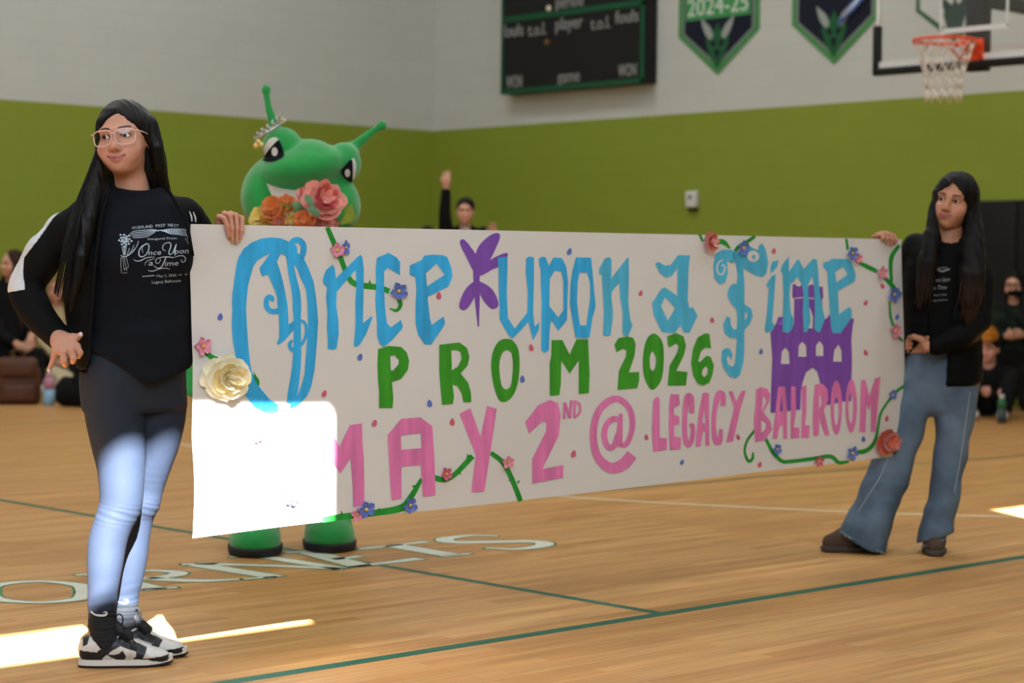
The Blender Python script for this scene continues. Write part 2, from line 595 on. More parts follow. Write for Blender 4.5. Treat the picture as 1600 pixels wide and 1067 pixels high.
# window wall behind the camera's right shoulder: high, shallow openings let the low sun in
SILL, HEAD = 6.655, 7.345
WINS = [(-25.7, -22.7), (-18.24, -15.205), (-11.0, -8.0), (-3.8, -1.0)]
bm = bmesh.new()
box(bm, RX, RX + 0.3, RY, 0, STR, SILL); box(bm, RX, RX + 0.3, RY, 0, HEAD, RH)
e = [RY] + [v for w in WINS for v in w] + [0]
for i in range(0, len(e), 2):
    box(bm, RX, RX + 0.3, e[i], e[i + 1], SILL, HEAD)
ww = struct('wall_window_side', bm, M['wall_white_y'])
bm = bmesh.new(); box(bm, RX, RX + 0.3, RY, 0, 0, STR); struct('painted_band', bm, M['wall_lime_y'], ww)
gm = bpy.data.materials.new('window_glass'); gm.use_nodes = True
_n, _l = gm.node_tree.nodes, gm.node_tree.links
_t = _n.new('ShaderNodeBsdfTransparent'); _g = _n.new('ShaderNodeBsdfGlossy'); _m = _n.new('ShaderNodeMixShader')
_g.inputs['Roughness'].default_value = 0.05; _m.inputs[0].default_value = 0.06
_l.new(_t.outputs[0], _m.inputs[1]); _l.new(_g.outputs[0], _m.inputs[2]); _l.new(_m.outputs[0], _n['Material Output'].inputs[0])
M['glass'] = gm
for i, (a, b) in enumerate(WINS):
    bm = bmesh.new()
    for q in ((a, b, SILL, SILL + 0.02), (a, b, HEAD - 0.02, HEAD), (a, a + 0.02, SILL, HEAD), (b - 0.02, b, SILL, HEAD)):
        box(bm, RX + 0.1, RX + 0.16, q[0], q[1], q[2], q[3])
    w = struct('window_%d' % (i + 1), bm, M['metal'])
    bm = bmesh.new(); box(bm, RX + 0.125, RX + 0.131, a, b, SILL, HEAD); struct('pane', bm, gm, w)
# ---- lines and lettering painted on the boards
def floor_paint(name, pieces, z, m):
    bm = bmesh.new()
    for flat, faces in pieces:
        vs = [bm.verts.new((p[0], p[1], z)) for p in flat]
        for f in faces:
            try: bm.faces.new([vs[i] for i in f])
            except ValueError: pass
    for f in bm.faces:
        f.normal_update()
        if f.normal.z < 0: f.normal_flip()
    return bm_obj(name, bm, m, floor)
def fpx(pts):
    return [tuple(on_floor(*p)[:2]) for p in pts]
def straight(p, axis, lo, hi, w, m, z=0.0006, name='court_line'):
    c = on_floor(*p)
    pts = [(c.x, lo), (c.x, hi)] if axis == 'y' else [(lo, c.y), (hi, c.y)]
    floor_paint(name, [stroke_loops(pts, w, smooth=False)], z, m)
    return c
pa = on_floor(1040, 960)
A = [fpx([(350, 1067), (1040, 960), (1600, 870)])[i] for i in (0, 2)]
def line_px(a, b, w, m, ext=(0, 0), z=0.0006):
    p, q = fpx([a, b]); p, q = V(p), V(q); d = (q - p).normalized()
    p, q = p - d * ext[0], q + d * ext[1]
    floor_paint('court_line', [stroke_loops([tuple(p), tuple(q)], w, smooth=False)], z, m)
line_px((350, 1067), (1600, 870), 0.055, M['line_green'], (3, 6))
line_px((0, 781), (1036, 959), 0.045, M['line_green'], (4, 0), 0.0007)
line_px((1050, 757), (1600, 711), 0.05, M['line_dark'], (1.0, 4))
line_px((0, 664), (130, 658), 0.05, M['line_dark'], (2, 2))
floor_paint('court_line', [stroke_loops(fpx([(230, 684), (283, 694), (500, 727), (700, 755), (900, 777), (1200, 794), (1450, 804), (1640, 808)]), 0.05)], 0.0008, M['line_white'])
# curved word on the court, far strokes thin, near strokes thick
LET = [
 [([(136, 925), (122, 914), (60, 908.5), (-4, 914), (-18, 925), (-4, 936.5), (60, 941.5), (122, 936), (136, 925)], [.075, .06, .035, .06, .075, .06, .035, .06, .075])],
 [([(118, 899), (160, 896), (235, 892), (274, 894), (276, 898), (240, 903.5), (190, 905)], [.03, .035, .04, .06, .07, .05, .03]),
  ([(150, 898), (245, 921)], .09), ([(205, 922), (277, 918)], .03), ([(232, 904), (285, 907), (330, 907.5), (374, 905)], [.07, .07, .05, .02])],
 [([(284, 882), (340, 881)], .03), ([(306, 882), (432, 902)], .085), ([(380, 905), (433, 901)], .03), ([(306, 881), (420, 884), (536, 889)], [.05, .05, .05]), ([(405, 869), (534, 889)], .07), ([(360, 871), (430, 867)], .03)],
 [([(446, 863.5), (500, 861), (560, 857.5)], [.03, .035, .05]), ([(483, 863), (566, 885)], .10), ([(545, 886), (600, 880), (656, 873)], [.03, .045, .07]), ([(520, 874), (563, 869.5)], .05)],
 [([(553, 859), (610, 853), (667, 846.5)], [.05, .035, .05]), ([(612, 852), (708, 868)], .10), ([(690, 870), (735, 865)], .03)],
 [([(778, 837.5), (735, 837), (700, 841), (696, 845), (715, 847.5), (770, 847), (828, 846), (851, 849), (843, 854), (805, 858), (758, 856.5)], [.03, .045, .07, .08, .075, .07, .07, .08, .07, .045, .03])],
]
for g in LET:
    for nm, ex, z, m in (('letter_outline', 0.022, 0.0010, M['letter_green']), ('court_letter', 0.0, 0.0014, M['letter_white'])):
        pc = []
        for pts, w in g:
            W = w if isinstance(w, list) else [w] * len(pts)
            P = fpx(pts)
            if ex:  # outline runs a little past the stroke ends
                a, b = V(P[0]), V(P[1]); P[0] = tuple(a + (a - b).normalized() * ex / 2)
                a, b = V(P[-1]), V(P[-2]); P[-1] = tuple(a + (a - b).normalized() * ex / 2)
            pc.append(stroke_loops(P, [x + ex for x in W], 8))
        floor_paint(nm, pc, z, m)
# ---- things on the hoop wall (y = 0)
def on_wall(x, y, off=0.0):
    return on_plane(x, y, V((0, -off, 0)), V((0, 1, 0)))
def text_mesh(name, body, m, parent, loc, size, w=None, h=0.002, xs=1.0, rotx=math.pi / 2, mw=None):
    cu = bpy.data.curves.new(name, 'FONT'); cu.body = body; cu.size = size; cu.extrude = h; cu.align_x = 'CENTER'; cu.resolution_u = 3
    t = bpy.data.objects.new(name, cu); COL.objects.link(t)
    bpy.context.view_layer.update()
    me = bpy.data.meshes.new_from_object(t)
    bpy.data.objects.remove(t)
    bpy.data.curves.remove(cu)
    me.name = name
    if w:
        xsz = max(v.co.x for v in me.vertices) - min(v.co.x for v in me.vertices)
        xs = w / xsz
    for v in me.vertices: v.co.x *= xs
    me.materials.clear(); me.materials.append(m)
    o = bpy.data.objects.new(name, me)
    COL.objects.link(o)
    if mw is not None:
        o.matrix_world = mw
    else:
        o.location = loc; o.rotation_euler = (rotx, 0, 0)
    if parent:
        o.parent = parent
        pass
    return o
# scoreboard
T = 0.20
sbl, sbr = on_wall(783, 147, T), on_wall(1006, 130, T)
x0, x1, zb, zt = sbl.x, sbr.x, (sbl.z + sbr.z) / 2, (sbl.z + sbr.z) / 2 + 2.1
sb = empty('scoreboard', (x0, 0, zb))
tag(sb, 'black scoreboard with green trim and white captions on the white wall', 'scoreboard')
inv = Matrix.Translation((-x0, 0, -zb))
def loc_bm(bm): bm.transform(inv); return bm
bm = bmesh.new(); box(bm, x0, x1, -T, -0.002, zb, zt, 0.008); bm_obj('case', loc_bm(bm), M['black'], sb)
zm = on_wall(895, 18, T).z
for q in ((x0, x1, zb, zb + 0.05), (x0, x1, zm - 0.03, zm + 0.03), (x0, x0 + 0.04, zb, zt), (x1 - 0.05, x1, zb, zt)):
    bm = bmesh.new(); box(bm, q[0], q[1], -T - 0.012, -T + 0.001, q[2], q[3], 0.004); bm_obj('trim_strip', loc_bm(bm), M['frame_green'], sb)
for body, px, py, wpx, hpx in (('fouls', 802, 50, 32, 26), ('t.o.l.', 840, 45, 28, 20), ('player', 889, 38, 42, 26), ('t.o.l.', 939, 35, 30, 20), ('fouls', 980, 28, 36, 26),
                               ('WON', 804, 127, 24, 20), ('game', 889, 121, 34, 26), ('WON', 981, 109, 28, 20), ('period', 890, 4, 42, 26)):
    c = on_wall(px, py, T); a = on_wall(px - wpx / 2, py, T); b = on_wall(px + wpx / 2, py, T)
    hh = hpx / FPX * (c - CAM).dot(FW)
    asc = 0.5 if body == 'WON' or body == 't.o.l.' else 0.35
    sz = hh / (0.72 if asc == 0.5 else 0.92)
    text_mesh('caption', body, M['caption'], sb, (c.x - x0, -T - 0.004, c.z - zb - sz * (0.36 if asc == 0.5 else 0.25)), sz, (b - a).length, 0.003)
bulb = mat('indicator_lamp', (225, 220, 205), 0.3); bulb2 = mat('indicator_lamp_amber', (120, 84, 40), 0.3)
for px, py, mm in ((858, 13, bulb), (855, 66, bulb2)):
    c = on_wall(px, py, T)
    bm = bmesh.new(); bmesh.ops.create_uvsphere(bm, u_segments=12, v_segments=8, radius=0.032, matrix=Matrix.Translation((c.x - x0, -T, c.z - zb)))
    bm_obj('indicator_lamp', bm, mm, sb, True)
# pennant banners
M['pen_green'] = mat('pennant_green', (78, 138, 84), 0.8, 0.2, bump=0.1, bscale=300)
M['pen_grey'] = mat('pennant_grey', (120, 128, 128), 0.8, 0.2)
M['pen_navy'] = mat('pennant_navy', (26, 30, 44), 0.8, 0.2)
M['pen_text'] = mat('pennant_text_green', (206, 214, 206), 0.8, 0.2)
M['pen_band'] = mat('pennant_band_green', (70, 146, 88), 0.8, 0.2)
M['pen_white'] = mat('pennant_white', (196, 198, 194), 0.8, 0.2)
M['pen_wing'] = mat('emblem_wing_grey', (150, 158, 154), 0.8, 0.2)
M['pen_dark'] = mat('emblem_green', (38, 92, 58), 0.8, 0.2)
M['pen_deep'] = mat('emblem_deep_green', (22, 58, 48), 0.8, 0.2)
def poly_obj(name, pts, y0, y1, m, parent):
    """a flat piece with its outline in (x, z)"""
    bm = bmesh.new()
    vs = [bm.verts.new((p[0], y0, p[1])) for p in pts]
    f = bm.faces.new(vs)
    r = bmesh.ops.extrude_face_region(bm, geom=[f])
    for v in [g for g in r['geom'] if isinstance(g, bmesh.types.BMVert)]: v.co.y = y1
    bmesh.ops.recalc_face_normals(bm, faces=bm.faces)
    return bm_obj(name, bm, m, parent)
def emblem(parent, cx, cz, s, y, dark, mid, wing):
    """insect-head crest: a V-shaped head between two raised wings"""
    P = lambda q: [(cx + a * s, cz + b * s) for a, b in q]
    poly_obj('emblem_head', P([(-.34, .52), (-.12, .34), (0, .62), (.12, .34), (.34, .52), (.46, .05), (.30, -.40), (0, -.80), (-.30, -.40), (-.46, .05)]), y, y - .003, mid, parent)
    for sg in (-1, 1):
        q = P([(sg * .16, .22), (sg * .30, .50), (sg * .66, .78), (sg * .60, .52), (sg * .50, .30), (sg * .36, .14), (sg * .24, .10)])
        poly_obj('emblem_wing', q if sg > 0 else q[::-1], y - .003, y - .006, wing, parent)
        q = P([(sg * .05, -.02), (sg * .24, .12), (sg * .26, -.04), (sg * .12, -.14)])
        poly_obj('emblem_eye', q if sg > 0 else q[::-1], y - .003, y - .006, dark, parent)
    poly_obj('emblem_jaw', P([(-.12, -.26), (0, -.18), (.12, -.26), (0, -.52)]), y - .003, y - .006, dark, parent)
def pennant(name, label, tipx, tipy, lx, rx, shy, text, fields, emb):
    tip, l, r, = on_wall(tipx, tipy, .01), on_wall(lx, shy, .01), on_wall(rx, shy, .01)
    cx = tip.x; hw = (r.x - l.x) / 2; zs = (l.z + r.z) / 2; ztop = zs + 1.25 * hw * 2
    o = empty(name, (cx, 0, tip.z)); tag(o, label, 'banner', 'pennants on the hoop wall')
    t0, zsr = 0.0, zs - tip.z
    zr = ztop - tip.z
    def shp(d):
        k = d * 1.25
        return [(-hw + d, zr - d), (-hw + d, zsr + d * .3), (0, k), (hw - d, zsr + d * .3), (hw - d, zr - d)]
    poly_obj('border', shp(0), -0.004, -0.012, fields[0], o)
    poly_obj('inner_border', shp(hw * .12), -0.012, -0.015, fields[1], o)
    poly_obj('field', shp(hw * .17), -0.015, -0.018, fields[2], o)
    emblem(o, 0, zsr * .78, hw * .62, -0.018, *emb)
    if text:
        sz = hw * .46
        bz = on_wall(tipx, 25, .01).z - tip.z
        bm = bmesh.new(); box(bm, -hw * .8, hw * .8, -.021, -.018, bz - .02, bz + sz * .95); bm_obj('text_band', bm, M['pen_band'], o)
        text_mesh('date_text', text, M['pen_text'], o, (0, -.023, bz + sz * .1), sz, hw * 1.5)
    return o
pennant('pennant', 'navy pennant with green border reading 2024-25 right of the scoreboard', 1121, 117, 1062, 1188, 52, '2024-25', (M['pen_green'], M['pen_grey'], M['pen_navy']), (M['pen_navy'], M['pen_dark'], M['pen_wing']))
pennant('pennant', 'navy pennant with green border nearest the backboard frame, its date cut by the top edge', 1303, 101, 1236, 1372, 33, None, (M['pen_green'], M['pen_grey'], M['pen_navy']), (M['pen_navy'], M['pen_dark'], M['pen_wing']))
pennant('pennant', 'white pennant with green outline seen through the glass backboard', 1492, 66, 1430, 1556, 12, None, (M['pen_dark'], M['pen_white'], M['pen_white']), (M['pen_deep'], M['pen_deep'], M['pen_deep']))
# flat blue strip with a white core, set diagonally over the second pennant
a, b = on_wall(1352, -14, .05), on_wall(1309, 38, .05)
st = empty('streak', a); tag(st, 'blue and white streamer running diagonally across the pennant nearest the backboard', 'streak')
mb = MB(); mb.tube([V((0, 0, 0)), (b - a) * .5 + V((.01, 0, 0)), b - a], [.045, .04, .012], 8, flat=(V((0, 1, 0)), .25)); mb.build('blue_strip', mat('streak_blue', (70, 120, 214), .5), st)
mb = MB(); mb.tube([V((.01, -.02, 0)), (b - a) * .45 + V((.02, -.02, 0)), (b - a) * .8 + V((.01, -.016, 0))], [.018, .02, .006], 8, flat=(V((0, 1, 0)), .3)); mb.build('white_strip', mat('streak_white', (206, 216, 232), .5), st)
# thermostat box
c = on_wall(1085, 312)
tb = empty('sensor_box', (c.x, 0, c.z)); tag(tb, 'small off-white sensor box on the lime wall', 'sensor box')
bm = bmesh.new(); box(bm, -.068, .068, -.07, -.001, -.085, .085, .012); bm_obj('casing', bm, M['offwhite'], tb, True)
bm = bmesh.new(); box(bm, -.03, .03, -.074, -.068, .0, .05, .004); bm_obj('window', bm, mat('grey_display', (120, 122, 126), .3), tb)
bm = bmesh.new(); box(bm, -.05, .05, -.05, -.001, -.115, -.083, .006); bm_obj('bracket', bm, M['black'], tb)
# black wall pads under the hoop, panel by panel
pad0 = on_wall(1497, 400, .06).x
pads = empty('wall_padding', (pad0, 0, 0)); tag(pads, 'black vinyl wall padding of upright panels under the hoop', 'wall padding')
bm = bmesh.new(); box(bm, .004, .606, -.06, -.002, .1, 1.86, .02, 3)
pp = bm_obj('pad_panel', bm, M['black_vinyl'], pads, True)
for i in range(1, 14):
    c = pp.copy(); COL.objects.link(c); c.parent = pads; c.location.x = i * .61
# ---- basketball hoop
YB = -2.55
bl = on_plane(1369, 119, V((0, YB, 0)), V((0, 1, 0)))
bw, bh = 1.83, 1.14
bx0 = bl.x; bx = bx0 + bw / 2; bz = bl.z
hoop = empty('basketball_hoop', (bx, YB, bz)); tag(hoop, 'glass backboard with black padded edge, orange rim and white net', 'basketball hoop')
bm = bmesh.new(); box(bm, -bw / 2 + .02, bw / 2 - .02, -.006, .006, .05, bh); bm_obj('backboard_glass', bm, gm, hoop)
for q in ((-bw / 2 - .02, bw / 2 + .02, 0, .06), (-bw / 2 - .02, -bw / 2 + .035, 0, .40), (bw / 2 - .035, bw / 2 + .02, 0, .40)):
    bm = bmesh.new(); box(bm, q[0], q[1], -.035, .035, q[2], q[3], .015, 3); bm_obj('edge_padding', bm, M['black'], hoop, True)
for q in ((-bw / 2, -bw / 2 + .03, .06, bh), (bw / 2 - .03, bw / 2, .06, bh), (-bw / 2, bw / 2, bh - .03, bh), (-bw / 2 + .03, bw / 2 - .03, .06, .11)):
    bm = bmesh.new(); box(bm, q[0], q[1], -.012, .02, q[2], q[3]); bm_obj('frame_rail', bm, M['offwhite'], hoop)
zr = 3.05 - bz  # rim height above the board's lower edge
zr = on_plane(1485, 62, V((0, YB - .38, 0)), V((0, 1, 0))).z - bz
for sx in (-.30, .30):
    bm = bmesh.new(); box(bm, sx - .01, sx + .01, -.010, -.006, zr + .12, zr + .57); bm_obj('target_line', bm, M['offwhite'], hoop)
for zz in (zr + .12, zr + .57):
    bm = bmesh.new(); box(bm, -.31, .31, -.010, -.006, zz - .02, zz + .02); bm_obj('target_line', bm, M['offwhite'], hoop)
bm = bmesh.new(); box(bm, -.09, .09, .01, .10, zr - .20, bh + .3, .01); bm_obj('support_post', bm, M['black'], hoop)
bm = bmesh.new(); box(bm, -.05, .05, .10, -YB - .05, zr + .30, zr + .40, .01); box(bm, -.05, .05, .10, -YB - .05, bh + .1, bh + .2, .01); bm_obj('support_arm', bm, M['black'], hoop)
bm = bmesh.new(); box(bm, -.10, .10, -.03, -.007, zr - .17, zr + .04, .008); box(bm, -.09, .09, -.16, -.03, zr - .02, zr + .012, .006); bm_obj('rim_bracket', bm, M['orange'], hoop)
mb = MB()
ring = [(.2286 * math.sin(a), -.38 + .2286 * math.cos(a), zr) for a in np.linspace(0, 2 * math.pi, 49)]
mb.tube(ring, .011, 8, False)
for sx in (-1, 1):
    mb.tube([(sx * .09, -.03, zr - .12), (sx * .10, -.12, zr - .05), (sx * .13, -.20, zr - .006)], .010, 6)
for a in np.linspace(0.3, 2 * math.pi - .3, 12):
    mb.tube([(.2286 * math.sin(a), -.38 + .2286 * math.cos(a), zr - .008), (.2286 * math.sin(a + .1), -.38 + .2286 * math.cos(a + .1), zr - .04), (.2286 * math.sin(a + .2), -.38 + .2286 * math.cos(a + .2), zr - .008)], .004, 5)
mb.build('rim', M['orange'], hoop)
mb = MB()
lev = [(0, .226), (.09, .20), (.18, .165), (.27, .14), (.36, .13), (.45, .14)]
NS = 12
for j in range(len(lev) - 1):
    for k in range(NS):
        for sg in (-1, 1):
            a0 = 2 * math.pi * (k + .5 * (j % 2)) / NS; a1 = a0 + sg * math.pi / NS
            p = [(lev[j][1] * math.sin(a0), -.38 + lev[j][1] * math.cos(a0), zr - .01 - lev[j][0]), (lev[j + 1][1] * math.sin(a1), -.38 + lev[j + 1][1] * math.cos(a1), zr - .01 - lev[j + 1][0])]
            mb.tube(p, .0045, 5)
mb.build('net', M['net'], hoop)
# ================================================================ THE HAND-PAINTED PAPER BANNER
def T(ox, oy, s, pts):
    return [(ox + p[0] / s, oy + p[1] / s) for p in pts]
Z6 = 5.927
K1 = lambda p: T(480, 370, Z6, p)
K2 = lambda p: T(500, 520, Z6, p)
K3 = lambda p: T(500, 640, Z6, p)
K5 = lambda p: T(940, 500, Z6, p)
K4 = lambda p: T(740, 500, Z6, p)
K6 = lambda p: T(990, 580, Z6, p)
K7 = lambda p: T(1160, 560, Z6, p)
K8 = lambda p: T(1000, 360, Z6, p)
K9 = lambda p: T(1170, 350, Z6, p)
KA = lambda p: T(340, 360, 8.533, p)
KB = lambda p: T(340, 480, 6.667, p)
KC = lambda p: T(740, 370, Z6, p)
V2 = lambda p: T(1050, 340, 4, p)
V4 = lambda p: T(680, 560, 4, p)
bTL, bTR, bBL = at(297, 350, 5.80), at(1403, 375, 8.35), at(303, 841, 5.80)
bN = (bTR - bTL).cross(bBL - bTL).normalized()
if bN.dot(CAM - bTL) < 0: bN = -bN
bU = V((bTR.x - bTL.x, bTR.y - bTL.y, 0)).normalized()
bU = (bU - bN * bU.dot(bN)).normalized()
bW = bN.cross(bU)
if bW.z < 0: bW = -bW
def b_uv(x, y):
    p = on_plane(x, y, bTL, bN) - bTL
    return (p.dot(bU), p.dot(bW))
def b_rip(u, v):
    return 0.006 * math.sin(2.1 * u + 1.3 * v) + 0.004 * math.sin(5.3 * u - 2.0 * v + 1) + 0.010 * math.exp(-((u - 0.05) / 0.10) ** 2) * math.sin(7 * v)
banner_loc = bTL + bU * 1.9 - V((0, 0, bTL.z))
def b_pt(u, v, off=0.0):
    return bTL + bU * u + bW * v + bN * (b_rip(u, v) + off)
banner = empty('paper_banner', banner_loc)
tag(banner, 'long white paper banner painted with Once upon a Time lettering', 'banner')
G = 0.07
def on_banner(name, pieces, off, m, local=True, parent=None):
    """pieces in photo pixels laid on the paper; off = height above the paper"""
    bm = bmesh.new()
    for flat, faces in pieces:
        vs = [bm.verts.new((*b_uv(*p), 0)) for p in flat]
        for f in faces:
            if len(set(f)) > 2:
                try: bm.faces.new([vs[i] for i in f])
                except ValueError: pass
    us = [v.co.x for v in bm.verts]; vs_ = [v.co.y for v in bm.verts]
    for ax, lo, hi in ((0, min(us), max(us)), (1, min(vs_), max(vs_))):
        for i in range(math.floor(lo / G), math.ceil(hi / G) + 1):
            n = V((1, 0, 0)) if ax == 0 else V((0, 1, 0))
            bmesh.ops.bisect_plane(bm, geom=bm.verts[:] + bm.edges[:] + bm.faces[:], plane_co=n * (i * G), plane_no=n, dist=1e-6)
    bmesh.ops.triangulate(bm, faces=bm.faces)
    for v in bm.verts:
        v.co = b_pt(v.co.x, v.co.y, off) - banner_loc
    bmesh.ops.recalc_face_normals(bm, faces=bm.faces)
    for f in bm.faces:
        f.normal_update()
        if f.normal.dot(bN) < 0: f.normal_flip()
    return bm_obj(name, bm, m, parent or banner, True)
def P(outer, *holes):
    return tess([outer] + list(holes))
def ellp(cx, cy, rx, ry, n=24):
    return [(cx + rx * math.cos(2 * math.pi * i / n), cy + ry * math.sin(2 * math.pi * i / n)) for i in range(n)]
def rnd(pts, n=4):
    return catmull(pts, n, True)
def S(pts, w):
    return stroke_loops(pts, w)
def paint_mat(name, rgb, var=0.12):
    m = mat(name, rgb, 0.6, 0.3, var=var, scale=9, stretch=(3, 3, 0.5))
    return m
M['paper'] = mat('banner_paper', (217, 214, 213), 0.65, 0.25, var=0.02, scale=4, bump=0.18, bscale=9)
M['blue'] = paint_mat('poster_paint_blue', (54, 172, 234), .20)
M['blue2'] = paint_mat('poster_paint_teal_blue', (78, 180, 220), .16)
M['green'] = paint_mat('poster_paint_green', (58, 150, 38), .22)
M['pink'] = paint_mat('poster_paint_pink', (222, 122, 180), .18)
M['purple'] = paint_mat('poster_paint_purple', (126, 78, 176), .14)
M['vine'] = paint_mat('poster_paint_leaf_green', (36, 146, 50), .22)
M['petal_pink'] = mat('paper_pink', (222, 138, 166), 0.7, var=.15, scale=60)
M['petal_blue'] = mat('paper_blue', (92, 116, 196), 0.7, var=.18, scale=60)
M['petal_rose'] = mat('paper_rose', (205, 96, 124), 0.7, var=.15, scale=60)
M['petal_coral'] = mat('paper_coral', (216, 110, 92), 0.7, var=.25, scale=40)
M['petal_blush'] = mat('paper_blush', (222, 158, 150), 0.7, var=.15, scale=40)
M['petal_cream'] = mat('silk_cream', (252, 246, 224), 0.7, var=.04, scale=30)
M['petal_yellow'] = mat('silk_yellow', (244, 224, 164), 0.7, var=.08, scale=30)
M['pollen'] = mat('flower_centre_yellow', (214, 178, 90), 0.7)
M['leaf'] = mat('paper_leaf', (70, 130, 60), 0.7)
# the sheet
top = catmull([(297, 350), (700, 358.5), (1100, 367), (1405, 374)], 40)
bot = catmull([(303, 841), (525, 813), (815, 781.5), (1100, 748), (1395, 713)], 30)
lef = [(350, 0), (400, -.2), (470, 2.0), (560, 2.5), (640, -1.3), (690, -3.0), (745, .5), (790, 1.0), (841, 0)]
rig = [(374, 0), (440, 3.5), (520, 9.0), (575, 12.5), (620, 11.0), (670, 5.5), (713, 0)]
def edge_at(pl, t):
    k = t * (len(pl) - 1); i = min(int(k), len(pl) - 2)
    return pl[i][0] + (pl[i + 1][0] - pl[i][0]) * (k - i), pl[i][1] + (pl[i + 1][1] - pl[i][1]) * (k - i)
NU, NVV = 120, 28
sv, sf = [], []
for j in range(NVV + 1):
    for i in range(NU + 1):
        a, b_ = i / NU, j / NVV
        tp, bt = edge_at(top, a), edge_at(bot, a)
        x, y = tp[0] + (bt[0] - tp[0]) * b_, tp[1] + (bt[1] - tp[1]) * b_
        x += (1 - a) ** 6 * np.interp(y, [p[0] for p in lef], [p[1] for p in lef]) + a ** 6 * np.interp(y, [p[0] for p in rig], [p[1] for p in rig])
        sv.append(b_pt(*b_uv(x, y)) - banner_loc)
for j in range(NVV):
    for i in range(NU):
        a = j * (NU + 1) + i
        sf.append((a, a + NU + 1, a + NU + 2, a + 1))
sheet = mesh_obj('sheet', [tuple(v) for v in sv], sf, M['paper'], banner)
md = sheet.modifiers.new('thickness', 'SOLIDIFY'); md.thickness = 0.0008; md.offset = -1; md.use_rim = False
def letter(name, pieces, m, off=0.0016):
    return on_banner(name, pieces, off, m)
# -- vines first (lowest coat)
vines = [
 [S([(510, 355), (521, 380), (532, 405), (543, 432), (556, 444), (590, 449), (607, 455)], [7, 8, 8, 8, 9, 9, 8]), S([(622, 468), (624, 477), (618, 485), (608, 482)], [7, 6, 5, 2])],
 [S([(305, 540), (313, 546)], 4), S([(321, 549), (331, 558), (341, 562)], 8), S([(380, 589), (393, 589), (401, 596), (401, 608)], [9, 9, 9, 4])],
 [S([(505, 812), (545, 806), (585, 801), (625, 793), (640, 775), (656, 748)], [9, 10, 10, 11, 9, 6]), S([(676, 746), (690, 749), (707, 741), (735, 712)], [9, 8, 8, 9]), S([(764, 707), (783, 722), (796, 744), (805, 765), (812, 783)], [7, 8, 8, 8, 8])],
 [S([(1116, 378), (1130, 378), (1141, 388)], [7, 8, 3]), S([(1180, 369), (1167, 378), (1153, 386), (1147, 397), (1142, 410)], [5, 6, 5, 5, 5]), S([(1094, 366), (1099, 377)], 4)],
 [S([(1322, 373), (1324, 390)], 4), S([(1337, 408), (1354, 417), (1368, 424)], [4, 7, 6]), S([(1378, 432), (1391, 446), (1399, 457), (1406, 459)], [5, 7, 6, 5]), S([(1402, 383), (1391, 399), (1388.5, 417), (1390, 440)], [5, 7, 6, 5]), S([(1387, 470), (1388.5, 493), (1393, 509)], [3, 4, 4]), S([(1398, 522), (1408, 533)], 4)],
 [S(K7([(130, 665), (60, 760), (35, 860), (70, 950), (108, 930), (115, 870)]), [4, 4, 4, 5, 5, 3]), S(K7([(195, 685), (240, 760), (300, 870), (380, 950), (450, 955), (650, 930), (800, 905), (850, 925), (895, 965), (985, 955)]), [4, 5, 6, 6, 6, 6, 6, 6, 6, 4]), S(K7([(1045, 872), (1150, 848), (1220, 760), (1250, 620), (1275, 500), (1355, 375), (1410, 310), (1490, 250)]), [7, 7, 5, 4, 4, 4, 5, 4])],
]
thorns = [[(573, 447), (577, 436), (580, 446)], [(552, 438), (546, 441), (552, 446)], [(530, 400), (531, 391), (535, 401)], [(589, 803), (591, 791), (594, 802)], [(531, 806), (534, 797), (537, 806)], [(644, 762), (640, 759), (647, 757)], [(712, 740), (718, 741), (714, 734)], [(725, 716), (727, 708), (731, 714)], [(797, 748), (791, 750), (799, 753)], [(806, 752), (811, 750), (808, 757)], [(398, 589), (395, 579), (401, 588)]]
for i, v in enumerate(vines):
    ex = [P(t) for t in thorns if i == (0 if t[0][1] < 450 and t[0][0] > 500 else 1 if t[0][0] < 450 else 2)] if i < 3 else []
    on_banner('painted_vine', v + ex, 0.0010, M['vine'])
# -- castle
castle = K9([(212, 1005), (260, 930), (285, 860), (325, 860), (330, 930), (430, 930), (432, 690), (415, 680), (415, 560), (435, 555), (455, 575), (480, 578), (500, 560), (545, 562), (560, 575), (575, 562), (605, 560), (625, 580), (650, 578), (690, 580), (695, 690), (684, 692), (690, 790), (712, 880), (735, 865), (745, 835), (770, 880), (900, 905), (945, 870), (968, 880), (955, 960), (945, 1067)])
castle += K7([(1010, 0), (1005, 200), (1000, 395), (930, 400), (800, 430), (775, 430), (730, 240), (700, 120), (660, 85), (600, 130), (570, 220), (555, 300), (550, 475), (300, 505), (275, 500), (290, 0)])
wins = [V2(q) for q in ([(690, 915), (695, 840), (718, 810), (740, 840), (745, 915)], [(797, 870), (800, 800), (822, 775), (845, 800), (848, 870)], [(905, 865), (905, 800), (927, 770), (950, 800), (950, 865)], [(1008, 900), (1015, 830), (1040, 793), (1058, 830), (1060, 900)], [(852, 692), (852, 575), (870, 565), (888, 620), (885, 692)])]
on_banner('painted_castle', [P(castle, *wins)], 0.0013, M['purple'])
on_banner('castle_line', [S(V2([(772, 505), (830, 500), (892, 506)]), 1.6)], 0.0015, M['paper'])
